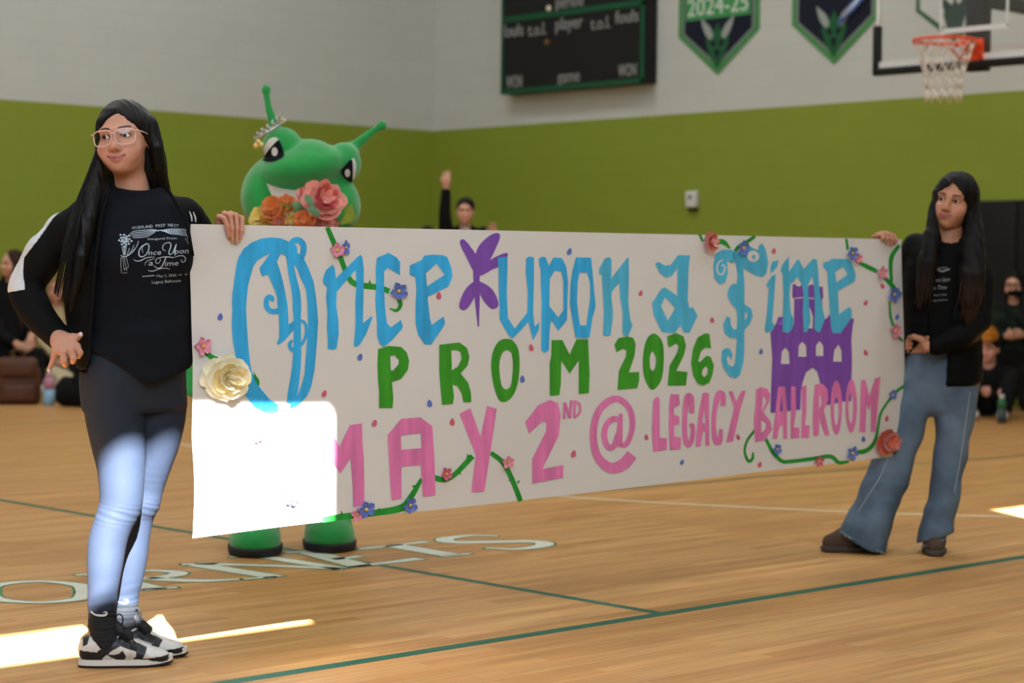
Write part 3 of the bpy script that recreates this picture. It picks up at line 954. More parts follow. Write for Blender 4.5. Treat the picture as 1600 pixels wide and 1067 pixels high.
# -- plain purple butterfly in the place of the winged figure
bf = [P(rnd([(744, 432), (738, 412), (745, 385), (766, 366), (779, 368), (768, 396), (752, 424)])), P(rnd([(748, 430), (762, 407), (790, 395), (784, 412), (766, 421)])),
      P(rnd([(740, 428), (726, 402), (716, 380), (722, 374), (735, 390), (743, 415)])), P(rnd([(744, 440), (766, 452), (776, 476), (764, 482), (748, 462)])), P(rnd([(740, 440), (724, 452), (714, 478), (724, 484), (738, 464)])),
      S([(741, 396), (741, 420), (742, 455), (744, 510)], [3, 9, 9, 2]), S([(741, 402), (735, 390), (728, 386)], [2, 1.6, 2]), S([(742, 402), (748, 391), (755, 386)], [2, 1.6, 2])]
on_banner('painted_butterfly', bf, 0.0013, M['purple'])
# -- blue word line
bowl = KA([(935, 150), (830, 105), (700, 92), (560, 110), (430, 165), (330, 245), (270, 350), (245, 440), (228, 560), (210, 720), (192, 850), (190, 980), (196, 1060)]) + KB([(150, 60), (147, 200), (160, 370), (185, 500), (210, 690), (245, 850), (320, 960), (395, 1045), (480, 1090), (560, 1100), (640, 1080), (620, 1010), (540, 955), (450, 850), (390, 770), (350, 660), (335, 580), (318, 420), (300, 200), (290, 20)]) + KA([(372, 1000), (380, 880), (395, 730), (430, 590), (460, 480), (520, 395), (600, 345), (690, 298), (760, 330), (825, 312), (870, 320), (1045, 500), (1140, 380), (1090, 330), (1050, 300), (1040, 200)])
g1 = KA([(690, 298), (545, 500), (560, 570), (590, 615), (655, 580), (700, 680), (750, 790), (785, 900), (795, 1060)]) + KB([(632, 90), (637, 200), (637, 320), (612, 380), (630, 392), (700, 340), (790, 235), (790, 140), (735, 180), (727, 60)]) + KA([(925, 1000), (900, 860), (860, 680), (820, 540), (775, 410), (830, 300)])
mid = KA([(935, 330), (985, 600), (1040, 850), (1052, 1060)]) + KB([(823, 60), (827, 200), (828, 400), (825, 560), (812, 700), (785, 880), (762, 1000)])
midw = [9, 11, 13, 13.5, 12, 11, 12.5, 13.5, 14, 15, 12]
rst = KA([(1140, 380), (1200, 500), (1270, 680), (1300, 850), (1322, 1040)]) + KB([(1045, 160), (1030, 400), (1010, 650), (975, 830), (930, 930), (840, 1020), (760, 1060), (760, 1010), (810, 960), (850, 880), (870, 830), (905, 700), (920, 500), (940, 200)]) + KA([(1195, 1040), (1190, 950), (1170, 780), (1100, 640), (1045, 500)])
letter('letter', [P(bowl), P(g1), S(mid, midw), P(rst), S(KA([(950, 200), (1000, 140), (1070, 132), (1128, 190), (1132, 280), (1095, 380)]), 9.5),
                  S(KA([(725, 950), (715, 905), (680, 888), (645, 920), (640, 1000), (672, 1055), (725, 1080), (800, 1075)]), [4, 7, 8, 8, 8, 8, 8, 9]),
                  S(KB([(862, 135), (908, 170), (922, 250), (905, 330), (868, 395)]), 4.6), S(KB([(775, 345), (748, 382), (760, 430), (800, 450)]), [4, 6, 6, 6])], M['blue'])
BL, B2 = M['blue'], M['blue2']
for m, pcs in (
 (BL, [P(K1([(230, 256), (165, 310), (138, 395), (150, 440), (180, 465), (170, 560), (185, 700), (180, 840), (190, 950), (188, 1035), (230, 1045), (270, 1035), (290, 900), (285, 770), (265, 640), (268, 510), (420, 330), (445, 308), (450, 460), (440, 600), (445, 780), (430, 1000), (440, 1022), (480, 1000), (540, 900), (595, 760), (598, 728), (510, 800), (515, 600), (520, 300), (505, 190), (490, 165), (460, 185), (260, 385), (250, 290)]))]),
 (BL, [P(K1([(745, 148), (640, 195), (628, 300), (632, 450), (625, 600), (640, 800), (640, 920), (665, 990), (700, 1020), (770, 960), (868, 850), (873, 830), (858, 768), (765, 838), (730, 800), (712, 650), (705, 480), (705, 320), (740, 285), (850, 355), (853, 235), (820, 190)]))]),
 (BL, [P(K1([(1070, 175), (1050, 215), (940, 265), (938, 350), (990, 370), (1000, 480), (990, 650), (990, 800), (1010, 900), (1070, 995), (1130, 998), (1250, 820), (1258, 790), (1245, 738), (1135, 815), (1120, 750), (1100, 555), (1290, 460), (1328, 370), (1320, 290), (1285, 190), (1240, 170), (1150, 165)]), K1([(1185, 245), (1085, 340), (1095, 460), (1258, 350)]))]),
 (BL, [P(KC([(205, 190), (215, 330), (215, 500), (222, 650), (222, 760), (300, 900), (340, 938), (370, 920), (495, 785), (500, 800), (540, 958), (595, 860), (600, 790), (555, 830), (540, 700), (548, 400), (548, 190), (500, 182), (475, 200), (470, 330), (490, 500), (485, 700), (365, 850), (300, 750), (290, 500), (298, 300), (298, 185)]))]),
 (BL, [P(KC([(630, 183), (595, 200), (598, 265), (612, 290), (615, 450), (622, 600), (620, 800), (618, 1050), (650, 1075), (690, 1050), (700, 850), (715, 765), (780, 870), (865, 770), (868, 650), (875, 420), (860, 280), (815, 195), (735, 190), (690, 270), (660, 190)]), KC([(745, 315), (700, 390), (695, 640), (780, 745), (830, 680), (830, 400), (810, 320)]))]),
 (BL, [P(KC([(950, 190), (920, 300), (900, 420), (892, 620), (920, 780), (945, 930), (1060, 940), (1080, 930), (1105, 760), (1138, 640), (1120, 450), (1100, 230), (1095, 192)]), KC([(985, 330), (968, 420), (960, 600), (975, 720), (990, 820), (1050, 820), (1065, 700), (1085, 580), (1085, 430), (1060, 330)]))]),
 (B2, [P(KC([(1270, 185), (1225, 200), (1170, 300), (1172, 350), (1198, 345), (1205, 500), (1215, 700), (1205, 910), (1240, 920), (1275, 910), (1295, 780), (1300, 680), (1285, 560), (1290, 510), (1362, 420), (1368, 560), (1390, 700), (1385, 880), (1395, 912), (1440, 912), (1480, 820), (1460, 770), (1442, 600), (1450, 350), (1450, 185), (1430, 200), (1285, 385), (1290, 210)]))]),
 (B2, [P(K8([(360, 228), (290, 320), (240, 325), (180, 290), (150, 310), (190, 390), (250, 437), (300, 420), (355, 350), (350, 605), (235, 525), (200, 550), (120, 670), (135, 790), (210, 945), (320, 950), (380, 880), (405, 945), (460, 945), (535, 790), (490, 708), (460, 720), (445, 650), (455, 350), (468, 230)]), K8([(240, 615), (200, 700), (262, 835), (330, 720)]))]),
 (B2, [P(K8([(885, 280), (905, 420), (897, 498), (860, 492), (820, 540), (810, 600), (840, 670), (895, 730), (905, 800), (900, 912), (872, 915), (845, 880), (840, 810), (805, 793), (772, 870), (785, 950), (840, 995), (900, 998), (905, 1067)]) + K5([(1255, 200), (1250, 300), (1243, 400), (1215, 432), (1178, 412), (1160, 350), (1180, 330), (1205, 368), (1218, 320), (1195, 268), (1160, 258), (1120, 280), (1112, 370), (1130, 440), (1190, 525), (1250, 540), (1290, 510), (1320, 400), (1330, 300), (1328, 130)]) + K8([(975, 920), (1020, 870), (1052, 790), (1035, 725), (970, 680), (970, 500), (958, 345), (960, 280)]), K8([(975, 830), (1000, 800), (1000, 765), (975, 760)])),
       P(K8([(840, 178), (760, 178), (700, 220), (680, 330), (690, 440), (740, 500), (790, 480), (815, 400), (808, 280), (895, 295), (900, 200)])),
       P(K8([(840, 178), (900, 200), (960, 200), (1000, 140), (1060, 170), (1095, 180), (1100, 140), (1130, 118), (1165, 170), (1192, 300), (1175, 400), (1140, 432), (1070, 415), (950, 345), (880, 300), (830, 275)]), K8(ellp(1050, 238, 58, 54))), P(K8(ellp(1056, 245, 16, 22, 12)))]),
 (B2, [P(K8([(1290, 275), (1230, 290), (1212, 340), (1215, 400), (1275, 340)])), P(K8([(1255, 405), (1220, 430), (1175, 500), (1180, 525), (1200, 520), (1185, 760), (1165, 920), (1180, 950), (1240, 925), (1262, 880), (1235, 850), (1245, 700), (1262, 420)]))]),
 (B2, [P(K9([(375, 300), (320, 370), (298, 430), (320, 460), (330, 650), (325, 900), (325, 1000), (385, 1008), (420, 960), (425, 880), (400, 830), (385, 650), (395, 560), (460, 490), (500, 560), (515, 650), (510, 800), (520, 1000), (550, 1000), (580, 900), (570, 800), (560, 650), (555, 560), (595, 485), (610, 560), (620, 800), (615, 970), (640, 1000), (665, 1000), (710, 880), (695, 810), (660, 620), (650, 450), (635, 330), (600, 320), (515, 415), (470, 330), (455, 330), (380, 440), (378, 330)]))]),
 (B2, [P(K9([(770, 320), (750, 340), (690, 360), (695, 400), (730, 440), (740, 600), (755, 820), (765, 960), (780, 1010), (850, 1010), (950, 860), (945, 790), (925, 765), (835, 835), (825, 620), (975, 530), (985, 470), (945, 350), (920, 325)]), K9([(870, 390), (800, 450), (815, 540), (910, 465)]))]),
):
    letter('letter', pcs, m)
on_banner('curl_gap', [S(K8([(772, 275), (735, 290), (712, 345), (730, 402), (770, 398), (786, 350), (772, 318), (750, 330)]), [1, 2, 2.6, 2.6, 2.6, 2.6, 2, 1])], 0.0019, M['paper'])
# -- green line
GR = M['green']
for pcs in (
 [P(K2([(625, 120), (530, 150), (525, 300), (530, 450), (540, 550), (537, 695), (660, 695), (668, 600), (655, 455), (740, 425), (800, 340), (812, 260), (790, 180), (740, 130)]), K2([(680, 205), (640, 215), (645, 345), (665, 350), (715, 290), (718, 250)]))],
 [P(K2([(1270, 88), (1085, 110), (1085, 350), (1095, 500), (1110, 665), (1210, 655), (1220, 590), (1205, 480), (1250, 490), (1290, 560), (1305, 640), (1380, 640), (1375, 550), (1350, 460), (1280, 375), (1345, 300), (1362, 220), (1340, 140)]), K2([(1240, 158), (1195, 160), (1200, 345), (1255, 310), (1290, 240), (1280, 175)]))],
 [P(rnd(K4([(280, 172), (210, 200), (160, 290), (142, 420), (160, 570), (190, 680), (230, 750), (300, 745), (360, 680), (400, 560), (412, 380), (395, 260), (345, 190)])), rnd(K4([(285, 278), (245, 310), (220, 400), (225, 520), (245, 610), (280, 640), (320, 620), (340, 540), (348, 400), (330, 300)])))],
 [P(K4([(718, 185), (715, 330), (700, 400), (700, 700), (790, 695), (805, 600), (810, 375), (890, 495), (975, 375), (975, 685), (1070, 675), (1078, 500), (1065, 178), (955, 178), (890, 320), (820, 185)]))],
 [P(K5([(240, 150), (160, 170), (125, 230), (145, 295), (205, 265), (235, 280), (230, 340), (165, 470), (150, 645), (330, 630), (350, 560), (350, 480), (255, 485), (310, 330), (322, 220), (300, 165)]))],
 [P(rnd(K5([(495, 125), (430, 165), (395, 280), (385, 420), (400, 540), (445, 630), (490, 638), (545, 570), (570, 470), (578, 310), (560, 190)])), rnd(K5([(475, 290), (450, 340), (452, 440), (475, 470), (500, 430), (505, 350)])))],
 [P(K5([(690, 120), (610, 150), (615, 225), (630, 255), (690, 215), (715, 235), (700, 300), (630, 420), (610, 605), (780, 605), (795, 480), (690, 470), (760, 330), (782, 240), (760, 150)]))],
 [P(K5([(1000, 130), (960, 122), (890, 160), (845, 270), (828, 400), (850, 520), (890, 590), (940, 605), (1000, 580), (1030, 500), (1042, 420), (1010, 340), (970, 330), (910, 390), (895, 380), (920, 290), (960, 255), (1015, 260)]), K5([(965, 425), (935, 460), (928, 500), (950, 530), (980, 500), (985, 450)]))],
): letter('letter', pcs, GR)
# -- pink line
for pcs in (
 [P(K3([(272, 145), (180, 345), (90, 160), (-20, 160), (-20, 850), (85, 850), (90, 450), (190, 590), (280, 450), (300, 700), (305, 900), (405, 880), (405, 700), (400, 450), (388, 300), (385, 125)]))],
 [P(K3([(735, 85), (615, 235), (630, 500), (640, 700), (650, 835), (740, 820), (740, 525), (915, 510), (935, 805), (1050, 790), (1040, 450), (1030, 300), (1020, 150), (910, 68)]), K3([(735, 235), (738, 370), (920, 355), (915, 215)]))],
 [P(V4([(137, 345), (205, 310), (270, 490), (310, 295), (372, 315), (335, 570), (295, 830), (213, 835), (240, 600)]))],
 [P(V4([(715, 258), (640, 290), (555, 395), (580, 470), (660, 395), (690, 395), (690, 450), (600, 630), (602, 780), (795, 745), (800, 665), (665, 690), (770, 480), (782, 350), (765, 280)]))],
 [S(V4([(804, 378), (808, 275)]), 4.5), S(V4([(808, 275), (840, 372)]), 4.5), S(V4([(840, 370), (850, 262)]), 4.5)],
 [S(V4([(868, 372), (872, 262)]), 4), S(V4([(868, 266), (900, 285), (904, 335), (868, 370)]), 4)],
 [S(V4([(1226, 600), (1170, 662), (1090, 682), (1012, 610), (988, 480), (1012, 350), (1080, 270), (1150, 255), (1212, 310), (1232, 400), (1215, 490), (1185, 540), (1145, 535)]), [18, 18, 16, 13, 11, 11, 11, 10, 9, 9, 8, 8, 8]),
  S(V4([(1155, 385), (1110, 378), (1068, 420), (1056, 490), (1078, 552), (1115, 545), (1142, 470)]), [8, 9, 9, 9, 9, 9, 8]), S(V4([(1160, 345), (1150, 480), (1150, 545)]), [6, 10, 9])],
 [P(K6([(215, 233), (180, 270), (165, 550), (175, 745), (300, 725), (305, 620), (235, 615), (238, 400), (238, 250)]))],
 [P(K6([(340, 210), (325, 300), (320, 500), (330, 730), (430, 715), (435, 610), (375, 605), (370, 500), (420, 490), (420, 420), (370, 400), (372, 340), (425, 310), (420, 215)]))],
 [S(K6([(538, 390), (530, 250), (495, 245), (472, 400), (472, 600), (500, 680), (540, 620), (545, 505), (512, 505)]), [8, 10, 10, 8, 8, 9, 8, 7, 5])],
 [P(K6([(640, 200), (600, 400), (570, 700), (620, 695), (640, 560), (665, 560), (665, 690), (705, 690), (700, 450), (700, 210), (680, 195)]), K6([(655, 340), (635, 480), (665, 480)]))],
 [S(K6([(835, 320), (828, 225), (790, 215), (755, 350), (745, 500), (762, 640), (800, 650), (815, 535)]), [8, 10, 10, 8, 7.5, 9, 9, 6])],
 [P(K6([(885, 185), (940, 330), (865, 660), (930, 650), (1000, 350), (1050, 180), (1010, 180), (960, 280), (925, 185)]))],
 [P(K7([(180, 265), (140, 290), (135, 450), (120, 560), (130, 775), (230, 755), (290, 660), (275, 580), (210, 500), (265, 400), (275, 330), (240, 280)]), K7([(205, 350), (195, 490), (235, 400), (232, 360)]), K7([(190, 570), (190, 700), (230, 650), (235, 600)]))],
 [P(K7([(345, 262), (325, 450), (295, 745), (340, 740), (365, 620), (390, 620), (395, 750), (432, 740), (430, 500), (410, 260)]), K7([(380, 330), (360, 490), (390, 490)]))],
 [P(K7([(465, 260), (460, 745), (540, 735), (540, 640), (490, 640), (510, 500), (505, 260)]))],
 [P(K7([(560, 260), (565, 500), (555, 735), (625, 735), (635, 620), (590, 620), (605, 500), (605, 250)]))],
 [P(K7([(680, 240), (665, 400), (660, 600), (665, 720), (715, 715), (720, 560), (770, 715), (810, 710), (760, 480), (800, 380), (795, 290), (750, 235)]), K7([(720, 340), (715, 470), (740, 420), (740, 350)]))],
 [P(K7(ellp(870, 455, 52, 252)), K7(ellp(870, 490, 20, 130)))],
 [P(K7(ellp(1003, 440, 52, 250)), K7(ellp(998, 460, 20, 138)))],
 [P(K7([(1090, 200), (1075, 680), (1130, 685), (1140, 430), (1160, 480), (1180, 420), (1180, 680), (1225, 675), (1265, 170), (1215, 185), (1165, 350), (1130, 200)]))],
): letter('letter', pcs, M['pink'])
# -- small painted petals
for x, y, c in [(345, 495, 'b'), (562, 558, 'b'), (668, 630, 'b'), (890, 393, 'b'), (814, 592, 'b'), (1191, 549, 'b'), (1065, 722, 'b'), (1348, 686, 'b'), (1399, 495, 'b'), (683, 462, 'p'), (507, 615, 'p'), (584, 661, 'p'), (703, 659, 'p'), (828, 543, 'p'), (1003, 458, 'p'), (896, 709, 'p'), (1009, 683, 'p'), (1155, 683, 'p'), (1113, 500, 'p'), (1210, 392, 'p'), (1376, 447, 'p'), (1351, 473, 'p'), (1351, 551, 'p'), (1384, 654, 'p'), (1190, 726, 'p')]:
    k = 1.0 if x < 1000 else .8
    a = random.uniform(-.5, .5)
    q = [(x + (math.sin(t) * 4 * (1 + .3 * math.cos(t)) * math.cos(a) + math.cos(t) * 5 * math.sin(a)) * k, y + (math.cos(t) * 6 * math.cos(a) - math.sin(t) * 3 * math.sin(a)) * k) for t in np.linspace(0, 2 * math.pi, 11)[:-1]]
    on_banner('painted_petal', [P(q)], 0.0013, M['petal_blue'] if c == 'b' else M['petal_rose'])
# -- paper flowers glued on: five cupped petals and a centre
def petal_data(L, w, lift, cup, nu=6, nv=6, ruff=.05):
    v, f = [], []
    for i in range(nu + 1):
        s = i / nu
        ww = w * (s + .10) ** .55 * math.sqrt(max(1 - s ** 5, .02))
        for j in range(nv + 1):
            t = j / nv * 2 - 1
            v.append((ww * t, L * s * (1 - .14 * t * t * s), lift * s * (1.6 - s) + cup * t * t * (0.3 + s) + ruff * L * math.sin(3 * t + 5 * s) * s))
    for i in range(nu):
        for j in range(nv):
            a = i * (nv + 1) + j
            f.append((a, a + 1, a + nv + 2, a + nv + 1))
    return v, f
def disc_petal(k, wide, lift, cup, ruff):
    """a round cupped petal with a gently ruffled rim"""
    ph, v, f = random.uniform(0, 6), [], []
    NR, NA = 3, 14
    v.append((0, .55 * k, lift * .55))
    for i in range(1, NR + 1):
        r = i / NR
        for j in range(NA):
            t = 2 * math.pi * j / NA
            rr = r * (1 + .06 * math.sin(5 * t + ph) * r)
            y = .55 + .47 * rr * math.sin(t)
            v.append((.46 * wide * k * rr * math.cos(t), y * k, lift * y * y * 1.3 + cup * r * r * k + ruff * k * math.sin(4 * t + ph) * r * r))
    for j in range(NA):
        f.append((0, 1 + j, 1 + (j + 1) % NA))
        for i in range(NR - 1):
            a = 1 + i * NA
            f.append((a + j, a + NA + j, a + NA + (j + 1) % NA, a + (j + 1) % NA))
    return v, f
def flower(x, y, rpx, m, squash=(1, 1), layers=((5, 1.0, .35),), centre=True, rot=0.0, name='paper_flower', mats=None, wide=1.0, ruff=.05, stack=.18):
    u, v = b_uv(x, y)
    c = b_pt(u, v, .002)
    ua, ub = b_uv(x + rpx * squash[0], y), b_uv(x, y - rpx * squash[1])
    ru, rv = abs(ua[0] - u), abs(ub[1] - v)
    r = (ru + rv) / 2; depth = min(ru, rv)
    B = Matrix(((bU.x * ru, bW.x * rv, bN.x * depth), (bU.y * ru, bW.y * rv, bN.y * depth), (bU.z * ru, bW.z * rv, bN.z * depth)))
    first = None
    for li, (n, k, lift) in enumerate(layers):
        mb = MB()
        for i in range(n):
            a = rot + li * .6 + 2 * math.pi * i / n + random.uniform(-.12, .12)
            R = Matrix.Rotation(a, 3, 'Z')
            if name != 'paper_flower': pv, pf = disc_petal(k * random.uniform(.9, 1.06), wide, lift, .07, ruff)
            else: pv, pf = petal_data(k * random.uniform(.92, 1.05), k * min(1.0, 2.4 / n + .12) * wide, lift, .10 * k * (1 if wide == 1 else .5), ruff=ruff)
            mb.add(([c + B @ (R @ V(q) + V((0, 0, .05 + .04 * i / n + stack * li))) - banner_loc for q in pv], pf))
        if first is None:
            first = mb.build(name, m if not mats else mats[0], banner)
        else:
            mb.build('petals', m if not mats else mats[min(li, len(mats) - 1)], first)
    if centre:
        mb = MB()
        z0 = .10 + .18 * len(layers)
        mb.tube([c + B @ V((0, 0, z0 - .1)) - banner_loc, c + B @ V((0, 0, z0 + .12)) - banner_loc], [r * .20, r * .15], 8)
        mb.build('flower_centre', M['pollen'], first)
    return first
pk, bl_, rs = M['petal_pink'], M['petal_blue'], M['petal_rose']
for f in [(524, 391, 12, pk), (538, 387, 12, bl_, (.55, 1)), (619, 455, 14, bl_), (316, 541, 14, pk, (.9, 1.1)), (556, 804, 11, pk), (569, 796, 14, bl_), (636, 789, 12, bl_, (.9, 1.1)), (692, 740, 10, rs, (.9, 1.1)), (789, 722, 10, pk),
          (1159, 388, 12, bl_, (.75, 1.1)), (1329, 396, 11, bl_, (.8, 1)), (1338, 404, 9, pk, (.7, 1)), (1374, 426, 10, pk, (.8, 1)), (1392, 460, 12, bl_, (.8, 1)), (1394, 517, 11, pk, (.8, 1.1)),
          (1215, 702, 9, bl_, (.8, 1)), (1279, 721, 9, rs, (.8, 1)), (1329, 708, 11, bl_, (.8, 1)), (1391, 617, 8, bl_, (.8, 1)), (401, 683, 9, pk), (456, 780, 11, bl_)]:
    flower(f[0], f[1], f[2] * 1.08, f[3], f[4] if len(f) > 4 else (1, 1), rot=random.uniform(0, 2), wide=.72)
flower(348, 591, 41, M['petal_cream'], (1.0, .9), ((8, 1.0, .05), (7, .84, .16), (6, .66, .28), (5, .5, .38), (4, .34, .42), (3, .2, .4)), False, name='silk_peony', mats=[M['petal_cream'], M['petal_cream'], M['petal_yellow'], M['petal_cream'], M['petal_yellow'], M['petal_cream']], wide=1.0, ruff=.035, stack=.06)
flower(1106, 378, 17, M['petal_blush'], (.62, 1.1), ((7, 1.0, .3), (6, .7, .45), (5, .45, .5)), False, name='silk_peony', mats=[M['petal_blush'], M['petal_coral'], M['petal_blush']])
flower(1382, 690, 22, M['petal_coral'], (.85, .95), ((7, 1.0, .15), (6, .75, .25), (5, .5, .3)), False, name='silk_rose', mats=[M['petal_coral'], M['petal_blush'], M['petal_coral']])
# ================================================================ PEOPLE
class Fig:
    """a figure's own frame: origin on the floor, x to the picture's right, y away from the camera, z up"""
    def __init__(self, px, py, label, cat='person', name='person', group=None, depth=None):
        self.o = on_floor(px, py) if depth is None else at(px, 500, depth)
        self.o.z = 0
        d = (self.o - CAM); d.z = 0
        self.Y = d.normalized(); self.X = V((self.Y.y, -self.Y.x, 0))
        self.root = empty(name, self.o, math.atan2(self.X.y, self.X.x))
        tag(self.root, label, cat, group)
    def w2l(self, p):
        d = p - self.o
        return (d.dot(self.X), d.dot(self.Y), d.z)
    def l2w(self, p):
        return self.o + self.X * p[0] + self.Y * p[1] + V((0, 0, p[2]))
    def q(self, x, y, ly=0.0):
        return self.w2l(on_plane(x, y, self.o + self.Y * ly, self.Y))
    def b(self, x, y, off):
        """a place on the paper banner, off metres in front of it"""
        u, v = b_uv(x, y)
        return self.w2l(b_pt(u, v, off))
    def sec(self, y, xl, xr, b, ly=0.0):
        l, r = self.q(xl, y, ly), self.q(xr, y, ly)
        return ((l[2] + r[2]) / 2, (l[0] + r[0]) / 2, ly, (r[0] - l[0]) / 2, b)
def bounds(pts, m):
    P = np.array(pts)
    return P.min(0) - m, P.max(0) + m
def rot(yaw=0, pitch=0, roll=0):
    return np.array(Matrix.Rotation(math.radians(yaw), 3, 'Z') @ Matrix.Rotation(math.radians(roll), 3, 'Y') @ Matrix.Rotation(math.radians(pitch), 3, 'X'))
def join(parts):
    """[(verts, quads, colours)] -> one mesh"""
    v, f, c, o = [], [], [], 0
    for a, b, d in parts:
        v.append(a); f.append(b + o); c.append(d); o += len(a)
    return np.concatenate(v), np.concatenate(f), np.concatenate(c)
def skin_mat(name):
    return mat(name, (200, 150, 125), 0.48, 0.35, attr='tint', sss=0.12, var=0.05, scale=90)
M['skin'] = skin_mat('skin')
M['eye_white'] = mat('eye_white', (232, 226, 220), 0.2, 0.5)
M['iris'] = mat('iris_brown', (52, 30, 18), 0.2, 0.5)
M['pupil'] = mat('pupil', (6, 5, 5), 0.15, 0.6)
def smoothstep(a, b, x):
    t = np.clip((x - a) / (b - a), 0, 1)
    return t * t * (3 - 2 * t)
def head_mesh(h=0.0022, chin=0.0, skin=(204, 152, 128), lips=(188, 104, 106), smile=1.0, neck=None, brow=(34, 24, 20), makeup=0.5, jaw=1.0, male=False):
    """head in its own frame: eyes at z = 0, face towards -y; returns verts, quads, colours"""
    s = SDF((-.10, -.125, -.24), (.10, .13, .13), h)
    s.ell((0, .018, .030), (.072, .092, .082))
    s.ell((0, -.020, -.030 + chin * .5), (.0625 * jaw, .066, .080 - chin * .4), .03)
    s.ell((0, -.030, -.072 + chin * .7), (.046 * jaw, .046, .036), .03)
    s.ell((0, -.062, -.098 + chin), (.020, .018, .013), .03)
    for g in (-1, 1):
        s.ell((g * .040, -.055, -.036), (.025, .022, .024), .025)
        s.ell((g * .024, -.066, -.060), (.020, .018, .020), .02)
        s.cap((g * .014, -.082, .020), (g * .046, -.066, .020), .007, .006, .02)
        s.ell((g * .031, -.094, -.001), (.0165, .020, .0105), .018, 's')
    s.cap((0, -.080, .012), (0, -.100, -.030), .0065, .0095, .018)
    s.ell((0, -.100, -.035), (.0105, .0105, .0085), .012)
    for g in (-1, 1):
        s.ell((g * .0125, -.090, -.039), (.0068, .009, .0066), .008)
        s.ell((g * .0065, -.098, -.0455), (.0038, .0055, .0032), .003, 's')
    # mouth: two lips with the corners drawn up
    up = .0055 * smile; w = .022 + .004 * smile
    zc = -.066
    for g in (-1, 1):
        s.chain([(0, -.0905, zc + .0045), (g * w * .5, -.0865, zc + .0052 + up * .2), (g * w, -.0745, zc + up)], [.0038, .0036, .0022], .006)
        s.chain([(0, -.0895, zc - .0058), (g * w * .5, -.0860, zc - .0048 + up * .3), (g * w, -.0745, zc + up)], [.0047, .0042, .0022], .006)
    for g in (-1, 1):
        s.chain([(0, -.0985, zc - .0004), (g * w * .5, -.0945, zc + .0006 + up * .25), (g * (w + .002), -.0800, zc + up)], [.0013, .0013, .0010], .003, 's')
        s.ell((g * (w + .003), -.080, zc + up), (.003, .003, .003), .004, 's')
    # eyelids around the eyeballs
    for g in (-1, 1):
        s.ell((g * .031, -.0655, 0), (.0150, .0145, .0140), .006)
    for g in (-1, 1):
        s.ell((g * .0312, -.082, -.0008), (.0128, .012, .0044 if not male else .004), .002, 's')
        s.ell((g * .031, -.0655, 0), (.0123, .0123, .0123), 0, 's')
        s.cap((g * .019, -.0800, .0065), (g * .043, -.0725, .0060), .0012, .0012, .002, 's')
        # ears
        s.ell((g * .0735, .012, -.008), (.009, .018, .029), .006, M=rot(g * 18))
        s.ell((g * .080, .006, -.004), (.004, .010, .017), .004, 's', M=rot(g * 18))
    nk = neck or ((0, .026, -.075), (0, .050, -.22), .046, .054)
    s.cap(nk[0], nk[1], nk[2], nk[3], .03)
    v, f = s.mesh()
    v = relax(v, f, 1, .4)
    c = np.tile(np.array(lin(skin)), (len(v), 1))
    x, y, z = np.abs(v[:, 0]), v[:, 1], v[:, 2]
    front = smoothstep(-.045, -.065, y)
    def mix(col, a):
        nonlocal c
        a = np.clip(a, 0, 1)[:, None]
        c = c * (1 - a) + np.array(lin(col)) * a
    mix((206, 128, 112), .35 * front * np.exp(-((x - .040) / .018) ** 2 - ((z + .038) / .016) ** 2))
    mix((200, 126, 110), .30 * front * np.exp(-(x / .012) ** 2 - ((z + .036) / .010) ** 2))
    lx = np.clip(x / w, 0, 1)
    zl = zc + up * lx ** 2
    lip = smoothstep(.0088, .0072, np.abs(z - zl + .0006) / np.maximum(1 - lx ** 2.2 * .85, .12) ** .5) * smoothstep(w + .003, w - .002, x) * smoothstep(-.070, -.074, y)
    mix(lips, lip * .9)
    mix((90, 40, 38), lip * smoothstep(.0016, .0005, np.abs(z - zl - .0002)) * .9)
    bz = .0205 + .004 * np.sin(np.clip((x - .012) / .038, 0, 1) * math.pi * .75)
    mix(brow, front * smoothstep(.0048, .0025, np.abs(z - bz)) * smoothstep(.010, .016, x) * smoothstep(.052, .044, x) * .92)
    ex, ez = (x - .031) / .0150, (z + .0006) / .0064
    rr = np.sqrt(ex ** 2 + ez ** 2)
    mix((40, 24, 22), front * smoothstep(1.30, 1.0, rr) * smoothstep(.65, .8, rr) * np.where(z > -.001, 1, .45) * smoothstep(.05, .046, x) * (.55 + .45 * makeup))
    mix((150, 96, 84), front * .35 * makeup * np.exp(-((x - .031) / .016) ** 2 - ((z - .009) / .005) ** 2))
    mix((150, 92, 76), .5 * smoothstep(-.05, -.09, y) * np.exp(-((x - .0065) / .004) ** 2 - ((z + .0455) / .003) ** 2))
    return v, f, c
class Head:
    def __init__(self, fig, x, y, ly, yaw=0, pitch=0, roll=0, s=1.0, **kw):
        self.R = rot(yaw, pitch, roll) * s
        self.c = np.array(fig.q(x, y, ly))
        self.s = s
        v, f, c = head_mesh(**kw)
        self.mesh = (v @ self.R.T + self.c, f, c)
    def p(self, a):
        return tuple(np.array(a) @ self.R.T + self.c)
    def eyes(self, parent, gaze=0.0, lift=0.0):
        for g in (-1, 1):
            v, f, fm = [], [], []
            nu, nv = 20, 14
            for i in range(nv + 1):
                t = math.pi * i / nv
                for j in range(nu):
                    a = 2 * math.pi * j / nu
                    v.append((math.sin(t) * math.cos(a), -math.cos(t), math.sin(t) * math.sin(a)))
            for i in range(nv):
                for j in range(nu):
                    f.append((i * nu + j, i * nu + (j + 1) % nu, (i + 1) * nu + (j + 1) % nu, (i + 1) * nu + j))
                    fm.append(2 if i < 1 else 1 if i < 2.2 else 0)
            G = rot(gaze, lift)
            v = (np.array(v) * .0119) @ G.T + np.array((g * .031, -.0655, 0))
            mesh_obj('eye', v @ self.R.T + self.c, f, None, parent, True, [M['eye_white'], M['iris'], M['pupil']], fm)
